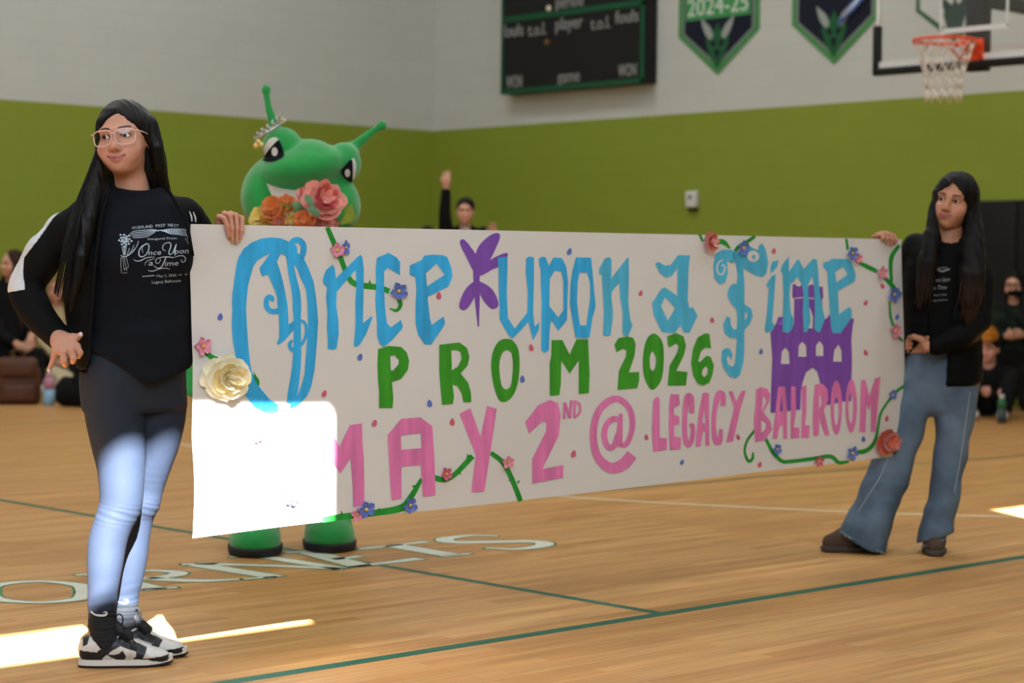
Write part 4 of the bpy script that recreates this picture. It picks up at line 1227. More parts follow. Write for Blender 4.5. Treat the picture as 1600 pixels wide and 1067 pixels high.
def cloth(name, rgb, rough=0.85, spec=0.2, var=0.08, scale=60, bump=0.25, bscale=500, sheen=0.0, **k):
    return mat(name, rgb, rough, spec, var=var, scale=scale, bump=bump, bscale=bscale, sheen=sheen, **k)
def hair_mat(name, rgb, tip=None):
    m = mat(name, rgb, 0.42, 0.20, var=0.35, scale=1.0, bump=0.35, bscale=1.0, stretch=(260, 260, 5))
    return m
M['hair_black'] = hair_mat('black_hair', (13, 11, 11))
M['hair_brown'] = hair_mat('dark_brown_hair', (34, 25, 21))
def px_poly(fig, pts, ly=0.0):
    return [(lambda a: (a[0], a[2]))(fig.q(x, y, ly)) for x, y in pts]
def cut_px(piece, step):
    bm = bmesh.new()
    vs = [bm.verts.new((p[0], p[1], 0)) for p in piece[0]]
    for f in piece[1]:
        if len(set(f)) > 2:
            try: bm.faces.new([vs[i] for i in f])
            except ValueError: pass
    for ax in (0, 1):
        c = [p[ax] for p in piece[0]]
        n = V((1, 0, 0)) if ax == 0 else V((0, 1, 0))
        k = min(c) + step
        while k < max(c):
            bmesh.ops.bisect_plane(bm, geom=bm.verts[:] + bm.edges[:] + bm.faces[:], plane_co=n * k, plane_no=n, dist=1e-5)
            k += step
    bm.verts.index_update()
    out = ([(v.co.x, v.co.y) for v in bm.verts], [tuple(v.index for v in f.verts) for f in bm.faces])
    bm.free()
    return out
def project_on(fig, targets, pieces, name, m, parent, off=0.0022, step=0):
    """flat print: photo-pixel pieces laid on the first surface they meet, standing off metres proud of it"""
    if step: pieces = [cut_px(p, step) for p in pieces]
    vs, fs = [], []
    for o in targets:
        k = len(vs)
        vs += [V(fig.l2w(v.co)) for v in o.data.vertices]
        fs += [tuple(i + k for i in p.vertices) for p in o.data.polygons]
    bv = BVHTree.FromPolygons(vs, fs)
    mb = MB()
    for flat, faces in pieces:
        pts, ok = [], []
        for x, y in flat:
            d = ray(x, y).normalized()
            hit = bv.ray_cast(CAM, d)
            if hit[0] is None:
                pts.append((0, 0, 0)); ok.append(False); continue
            pts.append(fig.w2l(hit[0] - d * off)); ok.append(True)
        mb.add((pts, [f for f in faces if all(ok[i] for i in f) and len(set(f)) > 2]))
    return mb.build(name, m, parent)
def text_px(body, x, y, size, w=None, shear=0.0, ang=0.0, arc=0.0):
    """outline text as flat pieces in photo pixels, (x, y) = middle of the baseline"""
    cu = bpy.data.curves.new('t', 'FONT'); cu.body = body; cu.size = size; cu.align_x = 'CENTER'; cu.resolution_u = 2
    t = bpy.data.objects.new('t', cu); COL.objects.link(t); bpy.context.view_layer.update()
    me = bpy.data.meshes.new_from_object(t)
    bpy.data.objects.remove(t); bpy.data.curves.remove(cu)
    P = [(v.co.x, v.co.y) for v in me.vertices]
    F = [tuple(p.vertices) for p in me.polygons]
    bpy.data.meshes.remove(me)
    if w:
        k = w / (max(p[0] for p in P) - min(p[0] for p in P)); P = [(p[0] * k, p[1]) for p in P]
    ca, sa = math.cos(ang), math.sin(ang)
    out = []
    for a, b in P:
        a += shear * b
        b += arc * (a * a) * -1
        out.append((x + a * ca + b * sa, y + a * sa - b * ca))
    return out, F
# ---------------------------------------------------------------- person at the banner's left end
def left_person():
    F = Fig(205, 1036, 'person in black track jacket and dark leggings holding the banner\'s left end, wearing glasses')
    q = F.q
    R = F.root
    jac = cloth('jacket_black', (11, 11, 13), .8, .15); shirt_m = cloth('tshirt_black', (17, 20, 28), .9, .15)
    leg_m = cloth('leggings_navy', (36, 46, 63), .7, .25, var=.05, bscale=900); white_m = cloth('jacket_stripe_white', (206, 208, 214), .8, .2)
    parts = []
    # ---- head, neck
    H = Head(F, 194, 217, -.005, yaw=-18, pitch=-2, roll=-6, s=.985, chin=.009, skin=(196, 143, 121), lips=(176, 98, 102), smile=1.7, makeup=.9, jaw=.97)
    parts.append(H.mesh)
    sk = np.array(lin((196, 143, 121)))
    # ---- hand on the hip (picture left)
    def Z(x, y, ly): return q(60 + x / 10.67, 500 + y / 10.67, ly)
    pts = [Z(150, 150, -.2), Z(760, 880, .0)]
    s = SDF(*bounds(pts, .03), .0018)
    wr = Z(330, 300, -.085)
    s.cap(Z(210, 170, -.06), wr, .025, .023, .0)
    kn = {'i': Z(640, 440, -.130), 'm': Z(535, 500, -.136), 'r': Z(405, 530, -.134), 'p': Z(285, 530, -.122)}
    for k_ in 'imrp':
        s.cap(wr, kn[k_], .020, .0115, .012)
    s.cap(wr, Z(590, 300, -.105), .017, .013, .012)
    s.chain([kn['i'], Z(695, 545, -.137), Z(668, 600, -.118)], [.0105, .0092, .0085], .004)
    s.chain([kn['m'], Z(585, 640, -.142), Z(572, 690, -.120)], [.0108, .0095, .0088], .004)
    s.chain([kn['r'], Z(425, 690, -.142), Z(448, 745, -.122)], [.0105, .0092, .0082], .004)
    s.chain([kn['p'], Z(238, 680, -.122), Z(172, 832, -.118)], [.0098, .0078, .0062], .004)
    s.chain([Z(580, 290, -.105), Z(645, 290, -.112), Z(700, 246, -.116)], [.012, .0098, .0078], .006)
    v, f = s.mesh(); parts.append((v, f, np.tile(sk * .98, (len(v), 1))))
    nails = [(Z(172, 842, -.124), .0042), (Z(706, 240, -.123), .0055)]
    # ---- hand gripping the paper's top edge
    B = F.b
    xs = [(346, 339, 353, 370), (355, 334, 356, 376.5), (364.5, 334, 358, 378.5), (373.5, 338, 361, 373)]
    tips = [352.5, 358.5, 364.5, 370]
    wrist = B(362, 392, -.075)
    pts = [wrist, B(340, 325, .05), B(385, 385, .05), B(340, 330, -.09), B(385, 400, -.1)]
    s = SDF(*bounds(pts, .03), .0018)
    s.cap(B(366, 430, -.085), wrist, .024, .022, 0)
    for (x, yk, ym, yt), tx in zip(xs, tips):
        k_ = B(x, yk, -.020)
        s.cap(wrist, k_, .017, .0092, .010)
        s.chain([k_, B(x + .5, yk + 3, .006), B((x * .5 + tx * .5), ym, .0135), B(tx, yt, .0105)], [.0086, .0080, .0072, .0056], .003)
    s.chain([B(352, 385, -.06), B(347, 365, -.025), B(346, 356, -.012)], [.013, .0105, .008], .006)
    v, f = s.mesh(); parts.append((v, f, np.tile(sk * np.array([1.0, .93, .90]), (len(v), 1))))
    # ---- the rest of the body, under the clothes
    s = SDF((-.45, -.22, .05), (.42, .30, 1.42), .009)
    s.loft([F.sec(y, a + 8, b - 8, d - .03, 0) for y, a, b, d in ((330, 135, 300, .09), (400, 138, 296, .10), (470, 142, 290, .095), (545, 138, 296, .11), (600, 134, 290, .11))])
    s.cap(q(214, 318, .03), q(214, 345, .02), .05, .07, .03)
    for ch in (LEG_F, LEG_R):
        s.chain([q(x, y, ly) for x, y, r, ly in ch], [r - .012 for x, y, r, ly in ch], .02)
    for ch in (ARM_L, ARM_R):
        s.chain([q(x, y, ly) for x, y, r, ly in ch], [max(r - .018, .02) for x, y, r, ly in ch], .02)
    v, f = s.mesh(); parts.append((v, f, np.tile(sk, (len(v), 1))))
    v, f, c = join(parts)
    body = mesh_obj('body', v, f, M['skin'], R); paint(body, c)
    H.eyes(R, -28, 0)
    nm = mat('nail_white', (226, 214, 216), .25)
    mb = MB()
    for p, r in nails:
        bm = bmesh.new(); bmesh.ops.create_uvsphere(bm, u_segments=10, v_segments=6, radius=1, matrix=Matrix.Translation(p) @ Matrix.Diagonal((r, .003, r * 1.3, 1)))
        mb.add(([v.co.copy() for v in bm.verts], [tuple(w.index for w in f.verts) for f in bm.faces])); bm.free()
    mb.build('nails', nm, body)
    # ---- T-shirt
    s = SDF((-.20, -.19, .78), (.24, .19, 1.46), .005)
    tors = [F.sec(306, 168, 268, .060, .02), F.sec(325, 140, 296, .085, .01), F.sec(360, 131, 302, .104, -.005), F.sec(405, 130, 303, .116, -.015), F.sec(450, 132, 300, .108, -.01), F.sec(500, 130, 301, .106, -.01), F.sec(548, 127, 299, .118, -.01), F.sec(598, 128, 296, .122, -.01)]
    s.loft(tors, n=2.25)
    s.chain([q(150, 330, .005), q(120, 375, .005)], [.055, .060], .03)
    s.ell(q(188, 402, -.085), (.052, .042, .050), .05); s.ell(q(268, 398, -.085), (.050, .042, .050), .05)
    c0 = np.array(q(216, 292, .028))
    ring = [tuple(c0 + np.array((.066 * math.cos(a), .064 * math.sin(a), -.004 + .022 * math.sin(a)))) for a in np.linspace(0, 2 * math.pi, 25)]
    s.chain(ring, [.011] * 25, .018)
    s.cap(tuple(c0 + np.array((0, -.006, .06))), tuple(c0 + np.array((0, .0, -.03))), .062, .054, .006, 's')
    s.fold(.0022, 26, 10, .4, .8, zr=(.80, 1.28)); s.fold(.0018, 9, 44, 1.1, -.7, zr=(.80, 1.05)); s.fold(.0030, 5, 22, 2.1, .5, fy=8, zr=(.84, 1.02))
    s.clip_poly(px_poly(F, [(120, 270), (120, 542), (129, 545), (162, 556), (200, 578), (222, 597), (240, 600), (265, 590), (290, 580), (330, 565), (330, 270)], -.1), .004)
    shirt = s.build('tshirt', shirt_m, R)
    # ---- track jacket with sleeves
    s = SDF((-.46, -.20, .78), (.36, .32, 1.46), .0055)
    s.loft([F.sec(304, 165, 272, .066, .02), F.sec(325, 128, 305, .094, .012), F.sec(360, 112, 304, .112, .01), F.sec(405, 106, 303, .124, -.005), F.sec(450, 102, 302, .12, .0), F.sec(500, 100, 302, .118, .0), F.sec(560, 112, 300, .126, -.005), F.sec(578, 116, 298, .12, -.005)], n=2.3)
    for ch in (ARM_L, ARM_R):
        s.chain([q(x, y, ly) for x, y, r, ly in ch], [r for x, y, r, ly in ch], .022)
    s.fold(.0035, 16, 30, .3, .9, fy=6); s.fold(.0022, 34, 12, 1.7, -.6, fy=9)
    # open front
    X = s.ax[0][:, None, None]; Y = s.ax[1][None, :, None]; Zz = s.ax[2][None, None, :]
    L_ = [F.q(x, y, -.1) for x, y in ((172, 285), (158, 330), (149, 400), (143, 480), (136, 585))]
    R_ = [F.q(x, y, -.1) for x, y in ((262, 285), (282, 330), (292, 348), (302, 400), (310, 585))]
    zl = np.interp(s.ax[2], [p[2] for p in L_[::-1]], [p[0] for p in L_[::-1]])[None, None, :]
    zr = np.interp(s.ax[2], [p[2] for p in R_[::-1]], [p[0] for p in R_[::-1]])[None, None, :]
    opening = np.maximum(np.maximum(zl - X, X - zr), Y - .01)
    s.D = np.maximum(s.D, -opening).astype(np.float32)
    s.cap(q(219, 270, -.03), q(219, 304, .0), .074, .070, .01, 's')
    jacket = s.build('track_jacket', jac, R)
    # front hems and collar of the jacket
    for side, pl in (('l', [(172, 296, -.066), (160, 330, -.108), (150, 400, -.130), (144, 480, -.126), (138, 570, -.132)]), ('r', [(262, 296, -.06), (281, 326, -.10), (291, 346, -.115), (301, 400, -.12)])):
        mb = MB(); mb.tube(catmull([q(*p) for p in pl], 6), .0055, 6); mb.build('front_hem', jac, jacket)
    # white stripe along the outer sleeve
    s = SDF((-.46, -.16, .95), (-.08, .16, 1.46), .004)
    s.chain([q(x, y, ly) for x, y, r, ly in ARM_R], [r + .0026 for x, y, r, ly in ARM_R], .022)
    s.fold(.0035, 16, 30, .3, .9, fy=6); s.fold(.0022, 34, 12, 1.7, -.6, fy=9)
    s.clip_poly(px_poly(F, [(118, 298), (100, 305), (60, 350), (20, 405), (0, 440), (8, 458), (40, 453), (36, 425), (38, 402), (58, 378), (84, 340), (112, 314)], -.03), .002)
    s.build('sleeve_stripe', white_m, jacket)
    s = SDF((.0, -.16, 1.2), (.36, .16, 1.46), .004)
    s.chain([q(x, y, ly) for x, y, r, ly in ARM_L], [r + .0026 for x, y, r, ly in ARM_L], .022)
    s.fold(.0035, 16, 30, .3, .9, fy=6); s.fold(.0022, 34, 12, 1.7, -.6, fy=9)
    s.clip_poly(px_poly(F, [(262, 286), (272, 284), (284, 291), (278, 293), (266, 289)], -.03), .002)
    s.build('sleeve_stripe', white_m, jacket)
    # small embroidered mark on the right chest edge of the jacket
    project_on(F, [jacket], [S([(296, 330), (299, 338), (300, 346)], [1, 2.6, 2]), S([(302, 331), (305, 339), (306, 347)], [1, 2.6, 2])], 'chest_mark', white_m, jacket, .003)
    # ---- leggings
    s = SDF((-.20, -.20, .12), (.24, .30, 1.02), .0036)
    s.loft([F.sec(540, 138, 292, .108, .0), F.sec(575, 131, 290, .116, .01), F.sec(605, 128, 289, .112, .02), F.sec(635, 132, 290, .095, .03)], n=2.4)
    for ch in (LEG_F, LEG_R):
        s.chain([q(x, y, ly) for x, y, r, ly in ch], [r for x, y, r, ly in ch], .03 if ch[0] == LEG_F[0] else .012)
    zk = q(0, 800, 0)[2]
    s.fold(.0011, 8, 360, .3, .25, zr=(zk - .05, zk + .04)); s.fold(.0007, 6, 260, 1.3, -.2, zr=(.10, .24))
    leg = s.build('leggings', leg_m, R)
    # ---- socks with their small tick marks
    for nm, ch, rgb, mark in (('sock', [(160, 944, .0415, -.035), (160, 975, .041, -.035), (166, 1003, .040, -.035)], (40, 42, 46), [(142, 955), (148, 960), (156, 961.5), (164, 961), (167, 958), (165, 956), (161, 957.5)]),
                              ('sock', [(195, 926, .0405, .125), (196, 960, .040, .125), (203, 992, .038, .125)], (36, 39, 44), [(182, 938), (188, 941), (195, 942.5), (199, 940), (198.5, 937), (194, 937.5)])):
        s = SDF(*bounds([q(x, y, ly) for x, y, r, ly in ch], .07), .003)
        s.chain([q(x, y, ly) for x, y, r, ly in ch], [r for x, y, r, ly in ch], .01)
        s.fold(.0012, 0, 520, 0, 0)
        so = s.build(nm, cloth('sock_' + str(rgb[0]), rgb, .9, .15), R)
        project_on(F, [so], [S(mark, [.8, 2.6, 3.4, 3.4, 2.6, 2.0, .8][:len(mark)])], 'tick_mark', white_m, so, .002)
    # ---- low sneakers in white with black panels
    def shoe(cx, cy, ly, k, yaw, lab):
        """side-on shoe: x towards the toe; outline traced at 4 px per photo px"""
        u = .25 / 529.5
        s = SDF((-.02, -.07, -.005), (.30, .07, .16), .0022)
        # upper: stack of ovals along the foot, then the ankle opening
        prof = [(.036, .098, .032), (.07, .100, .035), (.104, .096, .037), (.142, .084, .041), (.189, .062, .045), (.217, .052, .045), (.240, .045, .041), (.254, .038, .033)]
        for a, b in zip(prof[:-1], prof[1:]):
            ra, rb = (a[1] - .010) / 2, (b[1] - .010) / 2
            s.cap((a[0], 0, .010 + ra), (b[0], 0, .010 + rb), ra, rb, .012, 'u', ((0, 1, 0), (a[2] + b[2]) / (ra + rb)))
        s.ell((.055, 0, .125), (.048, .032, .036), .006, 's')
        zz = s.ax[2][None, None, :]
        s.D = np.maximum(s.D, (.014 - zz)).astype(np.float32)
        v, f = s.mesh(); v = relax(v, f, 1)
        c = np.tile(np.array(lin((206, 202, 198))), (len(v), 1)); blk = np.array(lin((24, 26, 32)))
        X, Zv = v[:, 0], v[:, 2]
        def inside(poly):
            r = np.zeros(len(X), bool)
            for i in range(len(poly)):
                a, b = poly[i], poly[(i + 1) % len(poly)]
                r ^= ((a[1] > Zv) != (b[1] > Zv)) & (X < (b[0] - a[0]) * (Zv - a[1]) / (b[1] - a[1] + 1e-9) + a[0])
            return r
        TR = lambda pts: [((a - 500) * u, (715 - b) * u) for a, b in pts]
        for poly in (TR([(495, 600), (600, 612), (690, 540), (745, 520), (760, 570), (700, 600), (640, 650), (635, 700), (495, 700)]), TR([(515, 500), (560, 500), (545, 560), (515, 575)]),
                     TR([(660, 622), (705, 630), (745, 620), (762, 598), (786, 636), (776, 662), (730, 664), (690, 645)]),
                     TR([(790, 700), (850, 640), (850, 610), (740, 570), (740, 510), (920, 590), (900, 640), (890, 658), (960, 650), (1052, 640), (1080, 660), (1075, 700)])):
            c[inside(poly)] = blk
        G = Matrix.Translation(q(cx, cy, ly)) @ Matrix.Rotation(math.radians(yaw), 4, 'Z') @ Matrix.Scale(k, 4)
        G[2][3] = 0
        tr = lambda P: [tuple(G @ V(p)) for p in P]
        o = mesh_obj('sneaker', tr(v), f, mat('sneaker_leather', (200, 200, 200), .4, .4, attr='tint'), R); paint(o, c)
        def soleloop(z, g):
            out = []
            for i in range(40):
                t = 2 * math.pi * i / 40
                x = .135 + (.139 + g) * math.cos(t)
                w = (.038 + .010 * smoothstep(.10, .22, np.array(x)) + g) * (abs(math.sin(t)) ** .75) * math.copysign(1, math.sin(t))
                out.append((x, w, z + (.008 * max(0, (x - .2) / .07) ** 2)))
            return out
        for nm, za, zb, g0, g1, rgb in (('midsole', .007, .0245, .003, .001, (212, 208, 204)), ('outsole', .0, .0075, .002, .0045, (30, 30, 34))):
            A, Bq = soleloop(za, g0), soleloop(zb, g1)
            n = len(A)
            fs = [(i, (i + 1) % n, n + (i + 1) % n, n + i) for i in range(n)] + [tuple(reversed(range(n))), tuple(range(n, 2 * n))]
            mesh_obj(nm, tr(A + Bq), fs, mat(nm, rgb, .6, .3), o, False)
        mb = MB()
        lm = mat('lace_black', (18, 18, 22), .8)
        for i in range(5):
            x = .112 + .020 * i; z = .104 - .0115 * i
            mb.tube(tr(catmull([(x + .006, -.030, z - .012), (x, -.014, z), (x - .002, .014, z), (x + .006, .030, z - .012)], 4)), .0026 * k, 6)
        mb.tube(tr(catmull([(.105, -.006, .108), (.100, -.012, .135), (.112, -.016, .160), (.125, -.016, .150), (.122, -.010, .125), (.108, -.006, .108)], 5)), .0022 * k, 6)
        mb.tube(tr(catmull([(.108, -.006, .108), (.130, -.022, .120), (.150, -.030, .108), (.150, -.034, .085), (.130, -.026, .095), (.108, -.008, .106)], 5)), .0022 * k, 6)
        mb.tube(tr(catmull([(.108, -.008, .106), (.135, -.032, .100), (.165, -.042, .075)], 5)), .0022 * k, 6)
        mb.build('laces', lm, o)
        s = SDF((.08, -.03, .06), (.16, .03, .16), .003)
        s.chain([(.150, 0, .082), (.118, 0, .108), (.100, 0, .132)], [.016, .018, .012], .01, sq=((0, 1, 0), 1.4))
        v, f = s.mesh(); mesh_obj('tongue', tr(v), f, mat('tongue_black', (26, 28, 34), .7), o)
        return o
    shoe(125.5, 1039, -.035, .965, 1, '')
    shoe(161, 1022, .125, .92, -10, '')
    # ---- hair
    hc = H.p
    s = SDF((-.24, -.20, 1.00), (.17, .18, 1.68), .0036)
    Rm = (H.R / H.s).T
    s.ell(hc((0, .022, .030)), (.081, .100, .0885), 0, M=Rm)
    s.ell(hc((0, .055, -.03)), (.080, .075, .10), .03, M=Rm)
    # curtains: right side falls behind the shoulder, left side over the jacket
    s.chain([q(232, 196, -.01), q(244, 230, -.022), q(248, 262, -.005), q(251, 296, .035), q(253, 340, .085)], [.028, .022, .023, .027, .025], .025)
    s.chain([q(222, 230, .06), q(228, 280, .075), q(228, 340, .09)], [.06, .055, .04], .03)
    s.chain([q(164, 196, -.02), q(158, 232, -.02), q(154, 262, -.04), q(146, 296, -.075), q(138, 340, -.108), q(127, 400, -.128), q(117, 450, -.130), q(110, 485, -.128)], [.016, .016, .020, .026, .026, .022, .015, .004], .03)
    s.chain([q(180, 240, .07), q(174, 290, .06), q(158, 325, .02)], [.05, .045, .03], .03)
    s.chain([q(136, 300, -.07), q(118, 345, -.10), q(107, 410, -.118), q(99, 455, -.115)], [.016, .012, .007, .002], .02)
    # face window
    fw = px_poly(F, [(183, 176), (175, 181), (167, 188), (160.5, 198), (157.5, 213), (158, 245), (166, 266), (178, 282), (190, 300), (212, 312), (240, 312), (243, 295), (238, 262), (236, 246), (232, 229), (225, 216), (215, 203), (204, 192), (192, 181)], -.08)
    P_ = np.asarray(fw, np.float32)
    t_ = SDF((-.24, -.20, 1.00), (.17, .18, 1.68), .0036); t_.D[:] = -1; t_.clip_poly(fw)
    yy = s.ax[1][None, :, None]
    cut = np.maximum(t_.D, yy - (-.012 + .0 * yy))
    hh = np.maximum(.012 - np.abs(s.D + cut), 0) / .012
    s.D = np.maximum(s.D, -cut) + hh * hh * .003
    s.fold(.0008, 300, 2, 0, .3, fy=230); s.fold(.0010, 170, 1, 1, .2, fy=130)
    hair = s.build('hair', M['hair_black'], R)
    # loose strands
    mb = MB()
    for i in range(26):
        a = random.uniform(-1, 1)
        mb.tube(catmull([q(158 + a * 4, 225, -.03), q(146 + a * 9, 275 + a * 5, -.07), q(124 + a * 14, 340, -.125 + .01 * a), q(106 + a * 14, 420, -.14 + .015 * a), q(100 + a * 12 - 4, 470 + a * 12, -.135)], 5), [.0016] * 20 + [.0006], 5)
    for i in range(16):
        a = random.uniform(-1, 1)
        mb.tube(catmull([q(240 + a * 8, 210, -.02), q(253 + a * 6, 245, -.012 + .01 * a), q(254 + a * 8, 275, .0), q(258 + a * 9, 300, .02)], 5), .0016, 5)
    mb.build('hair_strands', M['hair_black'], hair)
    # ---- spectacles
    gl = mat('clear_pink_plastic', (214, 178, 172), .15, .6)
    g = empty('spectacles'); g.parent = R
    for sg in (-1, 1):
        loop = []
        for i in range(33):
            t = 2 * math.pi * i / 32
            n = 3.2
            cx, cz = math.copysign(abs(math.cos(t)) ** (2 / n), math.cos(t)), math.copysign(abs(math.sin(t)) ** (2 / n), math.sin(t))
            x = sg * .0340 + .0290 * cx * (1 + .06 * cz); z = -.006 + .0228 * cz
            loop.append(hc((x, -.1035 + .006 * (abs(x) / .06) ** 2 * 2.2, z)))
        mb = MB(); mb.tube(loop, .0017, 8, False); rim = mb.build('rim', gl, R); rim.parent = g
        c = hc((sg * .0335, -.1025, -.004))
        me = mesh_obj('lens', [c] + loop[:-1], [(0, i + 1, (i + 1) % 32 + 1) for i in range(32)], M['glass'], R); me.parent = g
        mb = MB(); mb.tube(catmull([hc((sg * .060, -.096, .008)), hc((sg * .072, -.080, .009)), hc((sg * .0775, -.03, .006)), hc((sg * .0775, .012, .002))], 5), .0019, 6)
        mb.build('temple', gl, g)
    mb = MB(); mb.tube(catmull([hc((-.008, -.103, .003)), hc((0, -.107, .006)), hc((.008, -.103, .003))], 5), .0018, 6); mb.build('bridge', gl, g)
    # ---- print on the shirt
    ink = mat('shirt_ink', (176, 190, 202), .8, .2)
    def A(pts): return T(170, 340, 8.893, pts)
    pr = []
    def L(pts, w): pr.append(S(A(pts), [x / 8.893 for x in w] if isinstance(w, list) else w / 8.893))
    # curtain swags, tie-back and rosette
    for k in range(5):
        L([(285 + 12 * k, 232 + 12 * k), (350 + 8 * k, 190 + 22 * k), (480 + 10 * k, 176 + 22 * k), (590 + 12 * k, 165 + 9 * k), (645, 168)], [3, 8, 9, 8, 3])
    for k in range(5):
        L([(690, 172), (760 + 6 * k, 172 + 6 * k), (850, 158 + 16 * k), (960, 160 + 18 * k), (1066, 162 + 22 * k)], [4, 9, 9, 9, 6])
    L([(650, 165), (670, 182), (700, 178)], 14); L([(1066, 165), (1072, 250)], 7); L([(1080, 230), (1100, 300), (1118, 380)], 6); L([(1060, 290), (1090, 330), (1112, 372)], 6)
    for k in range(22):
        a = k * 2.4; r = 18 + 3.6 * k
        x, y = 222 + r * math.cos(a), 312 + r * math.sin(a) * 1.05
        pr.append(P(A(ellp(x, y, 17, 13, 8))))
    for k in range(5):
        L([(180 + 18 * k, 400 - 8 * k), (190 + 12 * k, 450), (205 + 6 * k, 520)], 6)
    for k in range(3):
        L([(290 + 60 * k, 420 - 40 * k), (270 + 55 * k, 470 - 30 * k), (250 + 15 * k, 525)], 7)
    L([(165, 522), (200, 540), (245, 538), (262, 520)], [8, 12, 12, 8]); L([(415, 320), (385, 400), (330, 480), (255, 535)], 7)
    L([(172, 545), (168, 650), (176, 770)], 7); L([(195, 545), (205, 650), (215, 735)], 6); L([(215, 548), (230, 640), (255, 740)], 6); L([(240, 548), (258, 610), (272, 680), (255, 700)], 6); L([(215, 700), (225, 720), (250, 700)], 6); L([(190, 772), (225, 765), (255, 768)], 6)
    # script lines
    L([(520, 372), (470, 390), (425, 450), (420, 520), (455, 545), (510, 520), (552, 450), (556, 385), (530, 360), (490, 380), (462, 430), (478, 490)], [10, 12, 14, 15, 14, 12, 14, 14, 10, 8, 8, 5])
    pr.append(text_px('nce', *A([(635, 518)])[0], 11.5, 19.5, .25, -.05))
    L([(790, 460), (755, 445), (752, 395), (790, 355), (850, 350), (862, 400), (835, 480), (848, 512), (885, 490), (925, 400), (940, 365)], [7, 9, 10, 9, 12, 14, 14, 12, 10, 12, 8]); L([(940, 365), (922, 440), (905, 500)], [8, 13, 10])
    pr.append(text_px('pon', *A([(1010, 498)])[0], 11.5, 21, .25, -.05))
    L([(340, 578), (380, 602), (440, 598), (520, 560), (600, 548), (640, 552)], [3, 10, 12, 11, 9, 4]); L([(640, 572), (560, 590), (515, 620), (502, 668)], [4, 8, 8, 4])
    pr.append(text_px('a', *A([(580, 665)])[0], 12, 7.5, .25, -.05))
    L([(720, 570), (690, 560), (655, 590), (658, 630), (690, 632), (715, 600), (710, 560)], [5, 8, 10, 10, 9, 8, 6]); L([(690, 560), (780, 545), (880, 552), (900, 560)], [6, 11, 11, 5]); L([(795, 552), (765, 620), (735, 680), (690, 702), (640, 682), (636, 660)], [13, 14, 13, 11, 9, 5])
    pr.append(text_px('ime', *A([(868, 668)])[0], 11.5, 21, .25, -.06))
    L([(905, 555), (960, 535), (1030, 530), (1066, 565), (1058, 605), (1025, 618), (1005, 598), (1022, 578)], [5, 9, 10, 10, 10, 9, 7, 4])
    L([(540, 725), (575, 742), (630, 738), (700, 712), (780, 702), (835, 712), (852, 724)], [4, 11, 12, 11, 10, 7, 3])
    for i, (ch, x, y) in enumerate(zip('HIGHLAND PREP WEST', np.linspace(345, 950, 18), [160, 157, 154, 150, 147, 144, 142, 140, 138, 134, 131, 128, 125, 124, 123, 124, 129, 134])):
        if ch != ' ':
            pr.append(text_px(ch, *A([(x, y)])[0], 6.4, None, 0, -.12 if x < 800 else .1))
    pr.append(text_px('Inaugural Prom', *A([(742, 305)])[0], 5.0, 45, 0, -.03))
    pr.append(text_px('May 2, 2026', *A([(802, 822)])[0], 5.6, 31, 0, -.05)); pr.append(text_px('Legacy Ballroom', *A([(800, 905)])[0], 6.4, 45, 0, -.06))
    L([(465, 818), (635, 804)], 12); L([(970, 796), (1088, 786)], 10)
    pr = [x for x in pr if x[1]]
    project_on(F, [shirt], pr, 'shirt_print', ink, shirt, .0030)
    return F
LEG_F = [(176, 575, .090, .0), (180, 640, .089, .0), (185, 690, .079, -.005), (189, 728, .069, -.012), (190, 762, .064, -.018), (188, 790, .061, -.02), (177, 818, .0555, -.025), (168, 847, .055, -.025), (164, 880, .0515, -.03), (162, 905, .046, -.032), (160, 932, .0415, -.035), (160, 950, .0425, -.035)]
LEG_R = [(246, 585, .080, .03), (250, 640, .077, .05), (244, 682, .073, .06), (237, 715, .065, .07), (229, 760, .051, .085), (224, 785, .049, .09), (217, 803, .0455, .10), (210, 835, .0465, .11), (205, 870, .0475, .115), (200, 903, .0445, .12), (195, 930, .0405, .125), (195, 938, .0405, .125)]
ARM_R = [(140, 336, .056, .005), (86, 380, .056, .01), (45, 440, .053, .03), (56, 482, .050, -.01), (92, 528, .037, -.075)]
ARM_L = [(280, 338, .060, .01), (308, 372, .053, .06), (326, 455, .047, .12), (350, 440, .042, .13), (366, 412, .036, .15)]
def dense(ch, n=4):
    return catmull(ch, n)
LEG_F, LEG_R, ARM_R, ARM_L = dense(LEG_F), dense(LEG_R), dense(ARM_R, 5), dense(ARM_L, 5)
left_person()
